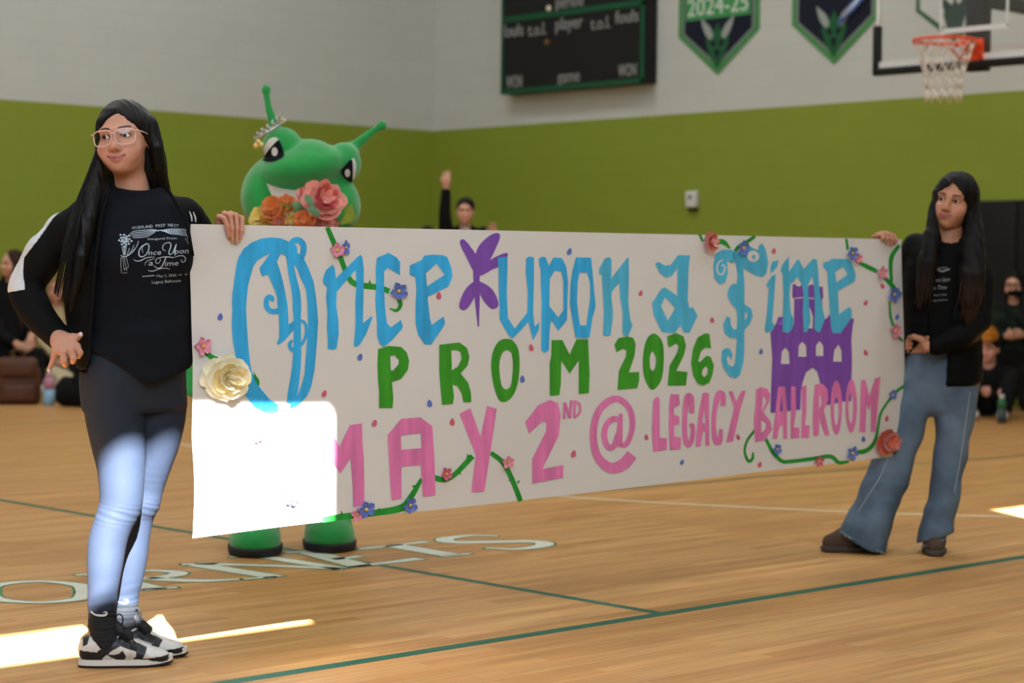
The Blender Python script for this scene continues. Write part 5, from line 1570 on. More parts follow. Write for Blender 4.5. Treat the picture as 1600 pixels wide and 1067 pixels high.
# ---------------------------------------------------------------- person at the banner's right end
def right_person():
    F = Fig(1440, 863, 'long haired person in black puffer jacket and flared jeans holding the banner\'s right end')
    q, B, R = F.q, F.b, F.root
    skc = (184, 128, 100); sk = np.array(lin(skc))
    jac = cloth('puffer_black', (8, 8, 9), .65, .1); tee = cloth('tee_black', (13, 13, 14), .9, .15)
    parts = []
    H = Head(F, 1491, 315, .02, yaw=-17, pitch=-2, roll=10, s=1.02, h=.003, skin=skc, lips=(166, 84, 86), smile=1.3, makeup=1.0)
    parts.append(H.mesh)
    # top hand over the corner of the paper
    s = SDF(*bounds([B(1362, 350, .07), B(1402, 410, -.14), B(1362, 410, -.14), B(1402, 350, .07)], .03), .0025)
    w = B(1400, 402, -.09)
    s.cap(B(1404, 425, -.13), w, .026, .023)
    for xk, yk, xt, yt, o in ((1373, 368, 1372, 374, .014), (1379, 366, 1378, 379, .014), (1385, 366, 1385, 382, .014), (1391, 368, 1391, 381, .013)):
        k_ = B(xk + 3, yk - 1, -.022)
        s.cap(w, k_, .019, .0125, .012)
        s.chain([k_, B(xk, yk, .008), B((xk + xt) / 2, (yk + yt) / 2 + 1, .018), B(xt, yt, o)], [.0098, .0092, .0086, .0074], .003)
    s.chain([B(1394, 385, -.05), B(1376, 374, -.03), B(1366, 369, -.012)], [.014, .011, .008], .006)
    v, f = s.mesh(); parts.append((v, f, np.tile(sk * .95, (len(v), 1))))
    # lower hand closed on the right edge
    s = SDF(*bounds([B(1400, 515, .12), B(1455, 560, -.1), B(1400, 560, .12), B(1455, 515, -.1)], .03), .0025)
    w = q(1450, 541, -.155)
    s.cap(q(1470, 540, -.14), w, .027, .024)
    for (xk, yk), (xt, yt), o in zip(((1432, 528), (1430, 534), (1428, 541), (1429, 547)), ((1411, 532), (1409, 538), (1410, 544), (1413, 549)), (.02, .022, .021, .018)):
        kx = np.array(B(1411, yk, .045)); kx = (kx[0] + (xk - 1411) / 369, kx[1] - .012, kx[2])
        s.cap(w, kx, .018, .012, .012)
        s.chain([kx, B(1416, (yk + yt) / 2, .045), B(xt, yt, .014)], [.0098, .0092, .0080], .003)
    s.chain([q(1440, 530, -.15), q(1428, 526, -.15), B(1412, 527, .02)], [.014, .0115, .009], .006)
    v, f = s.mesh(); parts.append((v, f, np.tile(sk, (len(v), 1))))
    # covered body
    s = SDF((-.30, -.20, .05), (.35, .30, 1.45), .010)
    s.loft([F.sec(y, a, b, d, .04) for y, a, b, d in ((385, 1425, 1512, .075), (430, 1422, 1518, .085), (500, 1428, 1512, .08), (560, 1420, 1522, .09), (600, 1415, 1524, .09))])
    s.cap(q(1486, 345, .04), q(1482, 385, .05), .048, .07, .03)
    s.chain([q(1440, 600, .03), q(1408, 690, .0), q(1384, 755, -.03), q(1352, 838, -.05)], [.065, .05, .045, .04], .02)
    s.chain([q(1498, 600, .05), q(1486, 710, .04), q(1464, 840, .02)], [.065, .05, .04], .02)
    v, f = s.mesh(); parts.append((v, f, np.tile(sk, (len(v), 1))))
    v, f, c = join(parts)
    body = mesh_obj('body', v, f, M['skin'], R); paint(body, c)
    H.eyes(R, -12, 3)
    # tee
    s = SDF((-.22, -.18, .72), (.30, .22, 1.42), .007)
    s.loft([F.sec(372, 1448, 1508, .06, .05), F.sec(392, 1428, 1516, .085, .04), F.sec(430, 1420, 1524, .105, .03), F.sec(480, 1424, 1520, .10, .03), F.sec(530, 1420, 1524, .10, .04), F.sec(566, 1412, 1526, .105, .04)], n=2.3)
    s.cap(q(1484, 350, .0), q(1482, 375, .02), .055, .045, .01, 's')
    s.fold(.003, 20, 16, .5, .7)
    s.clip_poly(px_poly(F, [(1380, 330), (1560, 330), (1560, 555), (1380, 559)], -.05), .004)
    te = s.build('tshirt', tee, R)
    ink = mat('tee_ink', (150, 152, 156), .8, .2)
    # jacket
    s = SDF((-.32, -.24, .68), (.36, .34, 1.42), .007)
    s.loft([F.sec(362, 1452, 1512, .075, .06), F.sec(385, 1424, 1528, .105, .05), F.sec(430, 1412, 1532, .125, .04), F.sec(490, 1410, 1532, .122, .04), F.sec(550, 1408, 1536, .125, .04), F.sec(594, 1404, 1536, .128, .04)], n=2.4)
    s.chain([q(1432, 386, .06), q(1413, 425, .12), q(1412, 470, .17), q(1405, 440, .20), q(1400, 410, .18)], [.060, .062, .058, .05, .042], .03)
    s.chain([q(1514, 388, .05), q(1530, 440, .04), q(1526, 498, -.01), q(1500, 525, -.10), q(1462, 540, -.145)], [.060, .066, .064, .058, .040], .03)
    X = s.ax[0][:, None, None]; Y = s.ax[1][None, :, None]; Zz = s.ax[2][None, None, :]
    L_ = [F.q(x, y, -.05) for x, y in ((1468, 350), (1456, 400), (1450, 470), (1452, 520), (1414, 560), (1404, 600))]
    R_ = [F.q(x, y, -.05) for x, y in ((1500, 350), (1496, 400), (1488, 470), (1482, 520), (1480, 560), (1478, 600))]
    zl = np.interp(s.ax[2], [p[2] for p in L_[::-1]], [p[0] for p in L_[::-1]])[None, None, :]
    zr = np.interp(s.ax[2], [p[2] for p in R_[::-1]], [p[0] for p in R_[::-1]])[None, None, :]
    arm = SDF((-.32, -.24, .68), (.36, .34, 1.42), .007)
    arm.chain([q(1514, 388, .05), q(1530, 440, .04), q(1526, 498, -.01), q(1500, 525, -.10), q(1462, 540, -.145)], [.060, .066, .064, .058, .040], .03)
    op = np.maximum(np.maximum(zl - X, X - zr), Y - .05)
    s.D = np.minimum(np.maximum(s.D, -op), arm.D).astype(np.float32)
    # quilting ridges
    s.D = (s.D + .0030 * np.abs(np.sin(52 * Zz + 3 * X)) ** .6 * np.ones_like(s.D) - .002).astype(np.float32)
    s.cap(q(1484, 345, .0), q(1483, 374, .03), .066, .06, .01, 's')
    jk = s.build('puffer_jacket', jac, R)
    pr = [text_px(t, x, y, sz, w, sh, -.05) for t, x, y, sz, w, sh in (('HIGHLAND', 1470, 420, 4, 20, 0), ('Once Upon', 1470, 440, 9, 27, .25), ('a Time', 1469, 452, 9, 20, .25), ('May 2, 2026', 1469, 462, 4, 20, 0), ('Legacy Ballroom', 1469, 470, 4, 24, 0))] + [S([(1456, 428), (1463, 421), (1472, 424), (1484, 420)], 2), S([(1457, 430), (1456, 440), (1458, 452)], 3)]
    project_on(F, [te, jk], pr, 'shirt_print', ink, te, .004)
    # jeans
    dn = bpy.data.materials.new('denim'); dn.use_nodes = True
    N, L = dn.node_tree.nodes, dn.node_tree.links
    tc = N.new('ShaderNodeTexCoord'); b = N['Principled BSDF']; b.inputs['Roughness'].default_value = .9; b.inputs['Specular IOR Level'].default_value = .15
    n1 = N.new('ShaderNodeTexNoise'); n1.inputs['Scale'].default_value = 5; n1.inputs['Detail'].default_value = 5
    L.new(tc.outputs['Object'], n1.inputs['Vector'])
    rp = N.new('ShaderNodeValToRGB')
    rp.color_ramp.elements[0].position, rp.color_ramp.elements[1].position = .32, .70
    rp.color_ramp.elements[0].color = (*lin((68, 86, 106)), 1); rp.color_ramp.elements[1].color = (*lin((110, 128, 148)), 1)
    L.new(n1.outputs['Fac'], rp.inputs[0]); L.new(rp.outputs[0], b.inputs['Base Color'])
    n2 = N.new('ShaderNodeTexNoise'); n2.inputs['Scale'].default_value = 350; L.new(tc.outputs['Object'], n2.inputs['Vector'])
    bp = N.new('ShaderNodeBump'); bp.inputs['Strength'].default_value = .3; bp.inputs['Distance'].default_value = .003; L.new(n2.outputs['Fac'], bp.inputs['Height']); L.new(bp.outputs[0], b.inputs['Normal'])
    s = SDF((-.46, -.24, .0), (.32, .26, .92), .0065)
    s.loft([F.sec(548, 1414, 1526, .105, .04), F.sec(580, 1408, 1530, .115, .05), F.sec(612, 1404, 1530, .112, .05), F.sec(640, 1404, 1524, .095, .05)], n=2.4)
    s.loft([F.sec(590, 1406, 1474, .095, .04), F.sec(640, 1392, 1455, .088, .02), F.sec(700, 1366, 1436, .082, -.01), F.sec(750, 1350, 1420, .085, -.04), F.sec(790, 1332, 1405, .095, -.05), F.sec(822, 1314, 1394, .115, -.06), F.sec(858, 1306, 1385, .125, -.06)], .012, n=2.4)
    s.loft([F.sec(590, 1462, 1532, .095, .05), F.sec(640, 1460, 1525, .09, .05), F.sec(700, 1460, 1514, .082, .04), F.sec(755, 1452, 1503, .082, .03), F.sec(800, 1444, 1494, .088, .02), F.sec(836, 1434, 1491, .10, .02), F.sec(852, 1430, 1491, .105, .02)], .012, n=2.4)
    s.fold(.004, 12, 24, .5, 1.2, fy=5, zr=(.02, .75)); s.fold(.0025, 26, 50, 1.5, -.8, fy=9, zr=(.02, .35))
    X2 = [(1250, 520), (1250, 826), (1309, 829), (1322, 838), (1342, 848), (1360, 858), (1378, 863), (1400, 868), (1427, 857), (1440, 850), (1457, 845), (1475, 841), (1492, 836), (1560, 830), (1560, 520)]
    s.clip_poly(px_poly(F, X2, -.1), .003)
    jeans = s.build('jeans', dn, R)
    seam = cloth('denim_seam', (158, 170, 182), .9, .1)
    for sm in (S([(1388, 715), (1375, 745), (1358, 772), (1340, 800)], [1, 1.3, 1.2, .8]), S([(1516, 612), (1509, 660), (1501, 715), (1491, 770)], [1, 1.3, 1.3, .9])):
        project_on(F, [jeans], [sm], 'seam', seam, jeans, .002)
    for x0, y0, x1, y1, n in ((1312, 831, 1379, 864, 26), (1429, 856, 1490, 838, 22)):
        mb = MB()
        for i in range(n):
            t = i / (n - 1) + random.uniform(-.01, .01)
            x, y = x0 + (x1 - x0) * t, y0 + (y1 - y0) * t + math.sin(t * 3.1) * 2
            a = q(x, y - 2, -.17 if x < 1400 else -.09); mb.tube([a, (a[0] + random.uniform(-.006, .006), a[1], max(a[2] - random.uniform(.006, .016), .004))], [.0016, .0005], 4)
        mb.build('frayed_hem', seam, jeans)['kind'] = 'stuff'
    # suede slip-ons
    su = cloth('suede_brown', (86, 70, 60), .95, .1); so = mat('sole_taupe', (66, 56, 50), .7)
    for tip, heel, wd in (((1281, 863, -.10), (1362, 860, -.02), .046), ((1462, 869, -.13), (1458, 856, .06), .050)):
        t, h_ = np.array(q(*tip)), np.array(q(*heel)); t[2] = h_[2] = 0
        d = (h_ - t); Ln = np.linalg.norm(d); d /= Ln
        t = t + d * .03
        s = SDF(*bounds([t - (0, 0, .01), h_ + (0, 0, .16)], .09), .004)
        s.chain([t + d * .015 + (0, 0, .040), t + d * .07 + (0, 0, .052), t + d * .14 + (0, 0, .062), h_ + (0, 0, .060)], [.034, .047, .045, .042], .02)
        s.chain([t + d * .10 + (0, 0, .06), h_ - d * .03 + (0, 0, .085)], [.045, .046], .02)
        s.D = np.maximum(s.D, .022 - s.ax[2][None, None, :]).astype(np.float32)
        sh = s.build('slip_on_shoe', su, R)
        s = SDF(*bounds([t - (0, 0, .01), h_ + (0, 0, .06)], .09), .004)
        s.chain([t + d * .012 + (0, 0, .015), t + d * .08 + (0, 0, .015), h_ + (0, 0, .015)], [.038, .051, .046], .01)
        z = s.ax[2][None, None, :]
        s.D = np.maximum(s.D, np.maximum(.001 - z, z - .026)).astype(np.float32)
        s.build('sole', so, sh)
    # hair with lighter ends
    hm = mat('brown_hair', (34, 24, 20), .5, .15, attr='tint', var=.3, scale=1.0, bump=.5, bscale=1.0, stretch=(220, 220, 8))
    s = SDF((-.16, -.20, .86), (.36, .24, 1.66), .005)
    Rm = (H.R / H.s).T
    hc = H.p
    s.ell(hc((0, .022, .036)), (.088, .106, .094), 0, M=Rm)
    s.ell(hc((0, .055, -.03)), (.086, .08, .11), .03, M=Rm)
    s.chain([q(1465, 303, .0), q(1459, 335, -.03), q(1457, 370, -.08), q(1450, 410, -.115), q(1444, 450, -.12), q(1436, 480, -.12)], [.022, .024, .036, .042, .034, .006], .03)
    s.chain([q(1515, 305, .02), q(1521, 340, .01), q(1521, 380, -.06), q(1519, 430, -.12), q(1516, 470, -.125), q(1512, 508, -.12)], [.026, .034, .050, .056, .046, .008], .03)
    s.chain([q(1500, 330, .10), q(1500, 400, .14), q(1505, 470, .15)], [.08, .09, .07], .03)
    fw = px_poly(F, [(1489, 285), (1478, 292), (1469, 303), (1463, 318), (1461, 336), (1466, 352), (1471, 372), (1476, 400), (1484, 400), (1494, 372), (1500, 352), (1507, 338), (1508, 318), (1502, 299)], -.08)
    t_ = SDF((-.16, -.20, .86), (.36, .24, 1.66), .005); t_.D[:] = -1; t_.clip_poly(fw)
    cut = np.maximum(t_.D, s.ax[1][None, :, None] - .015)
    s.D = np.maximum(s.D, -cut)
    s.fold(.0018, 200, 5, 0, .1, fy=160); s.fold(.002, 90, 7, 2, .1, fy=70)
    def tint(v):
        t = smoothstep(1.28, .95, v[:, 2])[:, None]
        return np.array(lin((13, 10, 10))) * (1 - t) + np.array(lin((48, 31, 23))) * t
    hair = s.build('hair', hm, R, color=tint)
    mb = MB()
    for i in range(34):
        a, b_ = random.uniform(-1, 1), random.uniform(-1, 1)
        if i % 2: P_ = [(1520 + 8 * a, 330, -.03), (1524 + 14 * a, 390, -.11), (1520 + 20 * a, 450, -.165), (1516 + 24 * a, 488 + 14 * b_, -.165)]
        else: P_ = [(1458 + 4 * a, 335, -.05), (1452 + 9 * a, 390, -.14), (1446 + 12 * a, 440, -.15), (1440 + 15 * a, 476 + 12 * b_, -.15)]
        mb.tube(catmull([q(*p) for p in P_], 5), [.003] * 12 + [.0015] * 3 + [.0006], 5)
    hs = mb.build('hair_strands', hm, hair); paint(hs, tint(np.array([v.co[:] for v in hs.data.vertices])))
right_person()
# ---------------------------------------------------------------- person in the green plush costume
def bloom(c, r, m, parent, face, name='flower', layers=((8, 1.0, .25), (7, .8, .4), (6, .58, .5), (5, .36, .55)), mats=None):
    n = V(face).normalized(); a = n.orthogonal().normalized(); b = n.cross(a)
    Bm = Matrix(((a.x, b.x, n.x), (a.y, b.y, n.y), (a.z, b.z, n.z)))
    first = None
    for li, (k, s_, lift) in enumerate(layers):
        mb = MB()
        for i in range(k):
            R_ = Matrix.Rotation(li * .6 + 2 * math.pi * i / k + random.uniform(-.15, .15), 3, 'Z')
            pv, pf = disc_petal(s_ * random.uniform(.9, 1.05), 1.0, lift, .10, .04)
            mb.add(([V(c) + Bm @ (R_ @ V(p) + V((0, 0, .05 + .16 * li))) * r for p in pv], pf))
        mm = (mats or [m])[min(li, len(mats or [m]) - 1)]
        if first is None: first = mb.build(name, mm, parent)
        else: mb.build('petals', mm, first)
    return first
def costume():
    F = Fig(458, 860, 'person in green plush bug costume with antennae and tiara behind the banner')
    q, R = F.q, F.root
    gp = cloth('green_plush', (44, 150, 76), .95, .1, var=.08, scale=20, bump=.3, bscale=260, sheen=.4)
    s = SDF((-.54, -.34, .0), (.42, .36, 2.06), .0085)
    # legs and body
    s.loft([(.62, 0, .05, .20, .17), (.80, 0, .05, .25, .20), (1.0, 0, .05, .24, .19), (1.2, .02, .05, .22, .17), (1.34, .03, .06, .15, .13)], 0)
    s.chain([q(413, 590, .06), q(402, 720, .03), q(399, 830, .0)], [.11, .10, .085], .04)
    s.chain([q(500, 590, .08), q(508, 720, .10), q(512, 815, .12)], [.11, .10, .085], .04)
    # arms: one hangs to the side, the other bends up with the flowers
    s.chain([q(392, 410, .06), q(345, 480, .05), q(316, 550, .03)], [.085, .075, .065], .03)
    s.ell(q(303, 578, .02), (.066, .05, .072), .03)
    for i in range(3): s.cap(q(300 + 8 * i, 590, -.01), q(296 + 9 * i, 612, -.02), .024, .020, .015)
    s.chain([q(530, 410, .06), q(552, 470, -.02), q(500, 440, -.22), q(478, 405, -.30)], [.085, .075, .065, .06], .03)
    # head
    s.ell(q(468, 290, .06), (.215, .20, .16), .03)
    s.ell(q(474, 262, -.06), (.185, .17, .088), .05, M=rot(0, 0, 11))
    s.ell(q(484, 240, -.02), (.075, .14, .055), .05)
    s.ell(q(407, 303, .0), (.080, .125, .118), .03, M=rot(0, 0, -8))
    s.ell(q(536, 318, .0), (.072, .125, .105), .03, M=rot(0, 0, 8))
    s.ell(q(470, 335, -.04), (.19, .15, .07), .03)
    s.ell(q(441, 229, -.045), (.082, .092, .080), .012)
    s.ell(q(537, 255, -.035), (.072, .094, .086), .012)
    # mouth under the upper lip
    s.chain([q(404, 272, -.20), q(424, 292, -.22), q(470, 304, -.245), (q(520, 304, -.22)), q(546, 296, -.18)], [.010, .024, .034, .026, .010], .015, 's')
    # antennae
    s.chain([q(432, 205, .0), q(420, 170, .0), q(416, 145, .0)], [.024, .0155, .0135], .03); s.ell(q(416, 140, .0), (.0215, .0215, .0215), .008)
    s.chain([q(548, 234, .0), q(576, 210, .0), q(594, 198, .0)], [.026, .0165, .014], .03); s.ell(q(597, 196, .0), (.0215, .0215, .0215), .008)
    body = s.build('body', gp, R, smooth=2)
    Zt = lambda p: T(340, 110, 4, p)
    wm, bm_ = mat('felt_white', (205, 208, 208), .9, .1), mat('felt_black', (20, 22, 28), .9, .1)
    e1 = project_on(F, [body], [P(rnd(Zt([(280, 540), (284, 495), (320, 432), (360, 418), (388, 442), (416, 520), (400, 546), (340, 570), (287, 566)])))], 'eye', wm, R, .004, step=3)
    project_on(F, [body], [P(rnd(Zt([(284, 545), (340, 472), (378, 436), (392, 450), (416, 520), (400, 546), (340, 570), (290, 566)])))], 'pupil', bm_, e1, .007, step=3)
    project_on(F, [body], [P(Zt(ellp(356, 508, 19, 27)))], 'eye_dot', wm, e1, .010, step=3)  # white felt dot, part of the costume's eye
    e2 = project_on(F, [body], [P(rnd(Zt([(770, 632), (800, 590), (842, 550), (858, 556), (868, 605), (854, 684), (832, 696), (792, 672)])))], 'eye', wm, R, .004, step=3)
    project_on(F, [body], [P(rnd(Zt([(770, 632), (800, 590), (836, 556), (846, 600), (842, 690), (828, 698), (792, 672)])))], 'pupil', bm_, e2, .007, step=3)
    project_on(F, [body], [P(Zt(ellp(812, 642, 17, 25)))], 'eye_dot', wm, e2, .010, step=3)
    project_on(F, [body], [P(Zt([(305, 705), (340, 720), (400, 738), (470, 748), (540, 745), (520, 800), (460, 850), (400, 850), (345, 800)]))], 'teeth', wm, R, .003, step=3)
    # boots
    bs = mat('boot_sole', (24, 26, 30), .7)
    for cx, cy, ly, yaw in ((399, 866, -.03, 0), (514, 852, .10, .25)):
        c = np.array(q(cx, cy, ly)); c[2] = 0
        s = SDF(c - (.17, .25, .01), c + (.17, .2, .22), .007)
        s.ell(c + (0.01 * yaw, -.05, .05), (.105, .15, .085), 0); s.cap(c + (0, .03, .06), c + (0, .04, .2), .095, .09, .04)
        z = s.ax[2][None, None, :]
        s.D = np.maximum(s.D, .03 - z).astype(np.float32)
        bt = s.build('boot', gp, R)
        s = SDF(c - (.17, .25, .02), c + (.17, .2, .08), .006)
        s.ell(c + (0.01 * yaw, -.05, .03), (.112, .158, .09), 0); s.cap(c + (0, .03, .03), c + (0, .04, .03), .102, .10, .04)
        z = s.ax[2][None, None, :]
        s.D = np.maximum(s.D, np.maximum(.001 - z, z - .038)).astype(np.float32)
        s.build('sole', bs, bt)
    # dark vest over the chest
    s = SDF((-.34, -.3, .8), (.40, .34, 1.46), .009)
    s.loft([(.86, 0, .05, .262, .212), (1.0, 0, .05, .252, .202), (1.2, .02, .05, .232, .182), (1.33, .03, .06, .17, .145)], 0)
    s.cap(q(396, 405, .06), q(368, 445, .06), .098, .092, .03); s.cap(q(526, 405, .06), q(545, 445, .03), .098, .09, .03)
    s.build('vest', cloth('vest_navy', (24, 26, 36)), R)
    # tiara
    si = mat('tiara_silver', (176, 178, 176), .3, metal=.7); go = mat('tiara_gold', (216, 190, 120), .35, metal=.5)
    t = MB()
    band = catmull([q(399, 224, -.10), q(408, 212, -.125), q(424, 203, -.13), q(438, 194, -.11), q(446, 188, -.08)], 6)
    t.tube(band, .0065, 8)
    for i in range(2, 23, 3):
        b_ = V(band[i]); h_ = .022 + .028 * (i / 22) ** 2
        t.tube([b_, b_ + V((-.012, 0, h_ * .7)), b_ + V((-.006, 0, h_))], [.006, .0045, .002], 6)
        if i < 20: t.tube([b_ + V((-.012, 0, h_ * .6)), V(band[i + 3])], .0035, 6)
    ti = t.build('tiara', si, R)
    bm = bmesh.new()
    for x, y in ((404, 222), (408, 226), (400, 228), (441, 187)):
        bmesh.ops.create_icosphere(bm, subdivisions=2, radius=.012 if x < 430 else .009, matrix=Matrix.Translation(q(x, y, -.135 if x < 430 else -.10)))
    bm_obj('gems', bm, go, ti, True)
    # bouquet in its hand
    cb = V(F.l2w(q(475, 390, -.32)))
    bq = empty('bouquet', cb, R.rotation_euler[2]); tag(bq, 'bouquet of pink peonies, peach roses and yellow blooms held before the green costume', 'bouquet')
    def w(x, y, ly):
        a, b_ = V(q(x, y, ly)), V(q(475, 390, -.32)); return a - b_
    pm = {k: mat('silk_' + k, c, .8, .15, var=.12, scale=60) for k, c in (('peony_pink', (232, 164, 152)), ('deep_pink', (214, 104, 108)), ('peach', (226, 150, 104)), ('orange', (222, 140, 78)), ('butter', (224, 206, 126)), ('dusty_rose', (190, 122, 116)))}
    for x, y, ly, r, k1, k2, f in ((502, 317, -.36, .090, 'peony_pink', 'deep_pink', (.25, -1, .25)), (474, 346, -.37, .048, 'peach', 'orange', (0, -1, .15)), (430, 330, -.34, .058, 'orange', 'peach', (-.3, -1, .3)), (412, 345, -.32, .055, 'butter', 'butter', (-.5, -1, .3)),
                                   (449, 322, -.33, .045, 'peach', 'orange', (-.1, -1, .5)), (440, 348, -.35, .045, 'dusty_rose', 'peach', (-.2, -1, .1)), (508, 350, -.36, .05, 'dusty_rose', 'peony_pink', (.2, -1, 0)), (478, 308, -.32, .042, 'peony_pink', 'deep_pink', (-.1, -1, .6)), (456, 345, -.36, .035, 'butter', 'butter', (0, -1, 0))):
        bloom(w(x, y, ly), r, pm[k1], bq, f, mats=[pm[k1], pm[k1], pm[k2], pm[k1]])
    lf = mat('leaf_sage', (92, 132, 98), .8, .15, var=.15, scale=30); lf2 = mat('leaf_lime', (128, 146, 52), .8, .15)
    for x, y, ly, L_, an, m in ((459, 325, -.39, .075, 1.2, lf), (455, 318, -.38, .06, 1.9, lf), (489, 322, -.49, .055, -.6, lf), (500, 336, -.50, .06, -1.0, lf), (437, 316, -.37, .05, 2.2, lf2), (520, 345, -.36, .06, .4, lf), (538, 342, -.34, .07, .5, lf2), (546, 350, -.33, .06, .2, lf2), (532, 350, -.35, .06, .9, lf2), (404, 352, -.33, .07, 2.9, lf2), (418, 338, -.36, .05, 2.6, lf2)):
        pv, pf = petal_data(L_, L_ * .34, .012, -.004)
        Rz = Matrix.Rotation(an, 3, 'Y') @ Matrix.Rotation(math.radians(78), 3, 'X')
        c = w(x, y, ly)
        mesh_obj('leaf', [c + Rz @ V(p) for p in pv], pf, m, bq)
    mb = MB()
    for i in range(9):
        a = 2 * math.pi * i / 9
        mb.tube([V((.03 * math.cos(a), .03 * math.sin(a), -.14)), V((.012 * math.cos(a), .012 * math.sin(a), 0)), V((.10 * math.cos(a) - .01, .03 * math.sin(a) - .03, .10))], .004, 5)
    mb.build('stems', lf, bq)
costume()
# ---------------------------------------------------------------- people along the walls, far out of focus
def far_person(px, D, label, hx, hy, pose, top, legs, hair, arms, skin=(196, 146, 122), hair_len=.0, yaw=0, group=None, hly=0.0, extra=None):
    F = Fig(px, 500, label, depth=D, group=group)
    R = F.root
    hc = np.array(F.q(hx, hy, hly)); nz = hc[2] - .14
    hm = head_mesh(h=.0055, skin=skin)
    Rm = rot(yaw); parts = [(hm[0] @ Rm.T + hc, hm[1], hm[2])]
    sk = np.array(lin(skin)); x0 = hc[0]
    tl = min(.50, nz - .08)
    hip = nz - tl; cx = x0 * .7
    s = SDF((x0 - .6, -.75, 0), (x0 + .6, .5, nz + .5), .014)
    s.chain([(x0, hly + .03, nz + .05), (x0, hly + .04, nz - .05)], [.05, .06], .02)
    for sh, el, ha in arms:
        s.chain([el, tuple(np.array(el) * .3 + np.array(ha) * .7), ha], [.035, .032, .03], .01)
        d = np.array(ha) - np.array(el); d = d / np.linalg.norm(d); pn = np.cross(d, (0, 1, 0)); pn = pn / (np.linalg.norm(pn) + 1e-6)
        s.ell(tuple(np.array(ha) + d * .03), (.042, .034, .045), .015)
        for k in (-1.5, -.5, .5, 1.5):
            s.cap(np.array(ha) + d * .06 + pn * .018 * k, np.array(ha) + d * (.125 - .01 * abs(k)) + pn * .024 * k, .010, .008, .006)
        s.cap(np.array(ha) + d * .02 + pn * .03, np.array(ha) + d * .06 + pn * .06, .012, .009, .008)
    s.chain([(cx, hly + .05, hip + .1), (cx, .05, hip)], [.09, .10], .02)
    v, f = s.mesh(); parts.append((v, f, np.tile(sk, (len(v), 1))))
    v, f, c = join(parts)
    body = mesh_obj('body', v, f, M['skin'], R); paint(body, c)
    lo, hi = (x0 - .65, -.8, 0), (x0 + .65, .55, nz + .6)
    s = SDF(lo, hi, .014)
    s.loft([(hip - .02, cx, .05, .17, .12), (hip + tl * .4, cx, .05, .16, .115), (hip + tl * .75, (cx + x0) / 2, hly + .05, .19, .12), (nz - .02, x0, hly + .04, .12, .085)], 0)
    for sh, el, ha in arms:
        sh_ = (x0 + sh * .17, hly + .04, nz - .06)
        s.chain([sh_, el, tuple(np.array(el) * .25 + np.array(ha) * .75)], [.068, .055, .044], .03)
    s.cap((x0, hly - .01, nz + .06), (x0, hly, nz), .07, .05, .01, 's')
    tp = s.build('top', top, R)
    s = SDF(lo, hi, .014)
    s.ell((cx, .06, hip + .02), (.18, .14, .13))
    if pose == 'stand':
        for g in (-1, 1): s.chain([(cx + g * .09, .05, hip), (cx + g * .10, .04, hip * .5), (cx + g * .11, .05, .03)], [.10, .075, .055], .03)
    elif pose == 'kneel':
        for g in (-1, 1): s.chain([(cx + g * .09, .05, hip), (cx + g * .13, -.08, .09), (cx + g * .12, .34, .07)], [.10, .08, .05], .03)
    else:
        for g in (-1, 1): s.chain([(cx + g * .10, .05, hip), (cx + g * .20, -.36, .34), (cx + g * .12, -.52, .06)], [.10, .08, .055], .03)
    s.D = np.maximum(s.D, .004 - s.ax[2][None, None, :]).astype(np.float32)
    s.build('trousers', legs, R)
    if pose != 'kneel':
        for g in (-1, 1):
            c_ = np.array((cx + g * .115, -.02 if pose == 'stand' else -.58, .045))
            s = SDF(c_ - (.09, .17, .06), c_ + (.09, .16, .09), .01); s.ell(c_, (.05, .13, .05)); s.D = np.maximum(s.D, .004 - s.ax[2][None, None, :]).astype(np.float32)
            s.build('shoe', M['crowd_shoe'], R)
    s = SDF(hc - (.2, .2, .3 + hair_len), hc + (.2, .22, .22), .010)
    s.ell(hc + Rm @ np.array((0, .028, .042)), (.084, .098, .086))
    if hair_len:
        for g in (-1, 1): s.chain([hc + Rm @ np.array((g * .075, 0, .02)), hc + Rm @ np.array((g * .085, -.01, -.12)), hc + np.array((g * .085, -.05, -.15 - hair_len * .8))], [.03, .035, .02], .02)
        s.chain([hc + (0, .07, .0), hc + (0, .09, -.14 - hair_len * .6)], [.08, .07], .02)
    s.ell(hc + Rm @ np.array((0, -.085, -.03)), (.060, .075, .088), .01, 's', M=Rm.T)
    s.build('hair', hair, R)
    return F, R, hc, Rm
M['crowd_shoe'] = mat('crowd_shoe', (198, 192, 182), .7)
cb = cloth('crowd_black', (18, 18, 20), .9, .15)
cg = cloth('crowd_grey', (150, 150, 148), .9, .15); ct = cloth('crowd_tan', (176, 158, 120), .9, .15)
camo = mat('crowd_green_print', (26, 34, 28), .9, .1, var=.8, scale=14)
hb = mat('crowd_hair_dark', (22, 18, 16), .7, .2); hbr = mat('crowd_hair_brown', (48, 31, 21), .7, .2); hbl = mat('crowd_hair_fair', (128, 100, 62), .7, .2)
W = 'spectators along the walls'
F_ = Fig(730, 500, '', depth=17.8); qa = F_.q; bpy.data.objects.remove(F_.root)
fp = far_person(730, 17.8, 'person in dark jacket and white shirt waving one raised arm near the corner', 727, 330, 'stand', cb, cb, hb,
                [(-1, qa(695, 335, -.02), qa(697, 288, -.04)), (1, qa(775, 395, -.06), qa(771, 366, -.16))], yaw=-5, group=W)
s = SDF((-.2, -.12, 1.15), (.2, .0, 1.62), .012); c = fp[2]
s.ell((c[0] + .0, -.045, c[2] - .27), (.085, .05, .13)); s.ell((c[0], -.04, c[2] - .38), (.06, .055, .13), .04); s.build('white_shirt', cg, fp[1])
F_ = Fig(668, 500, '', depth=19.0); qa = F_.q; bpy.data.objects.remove(F_.root)
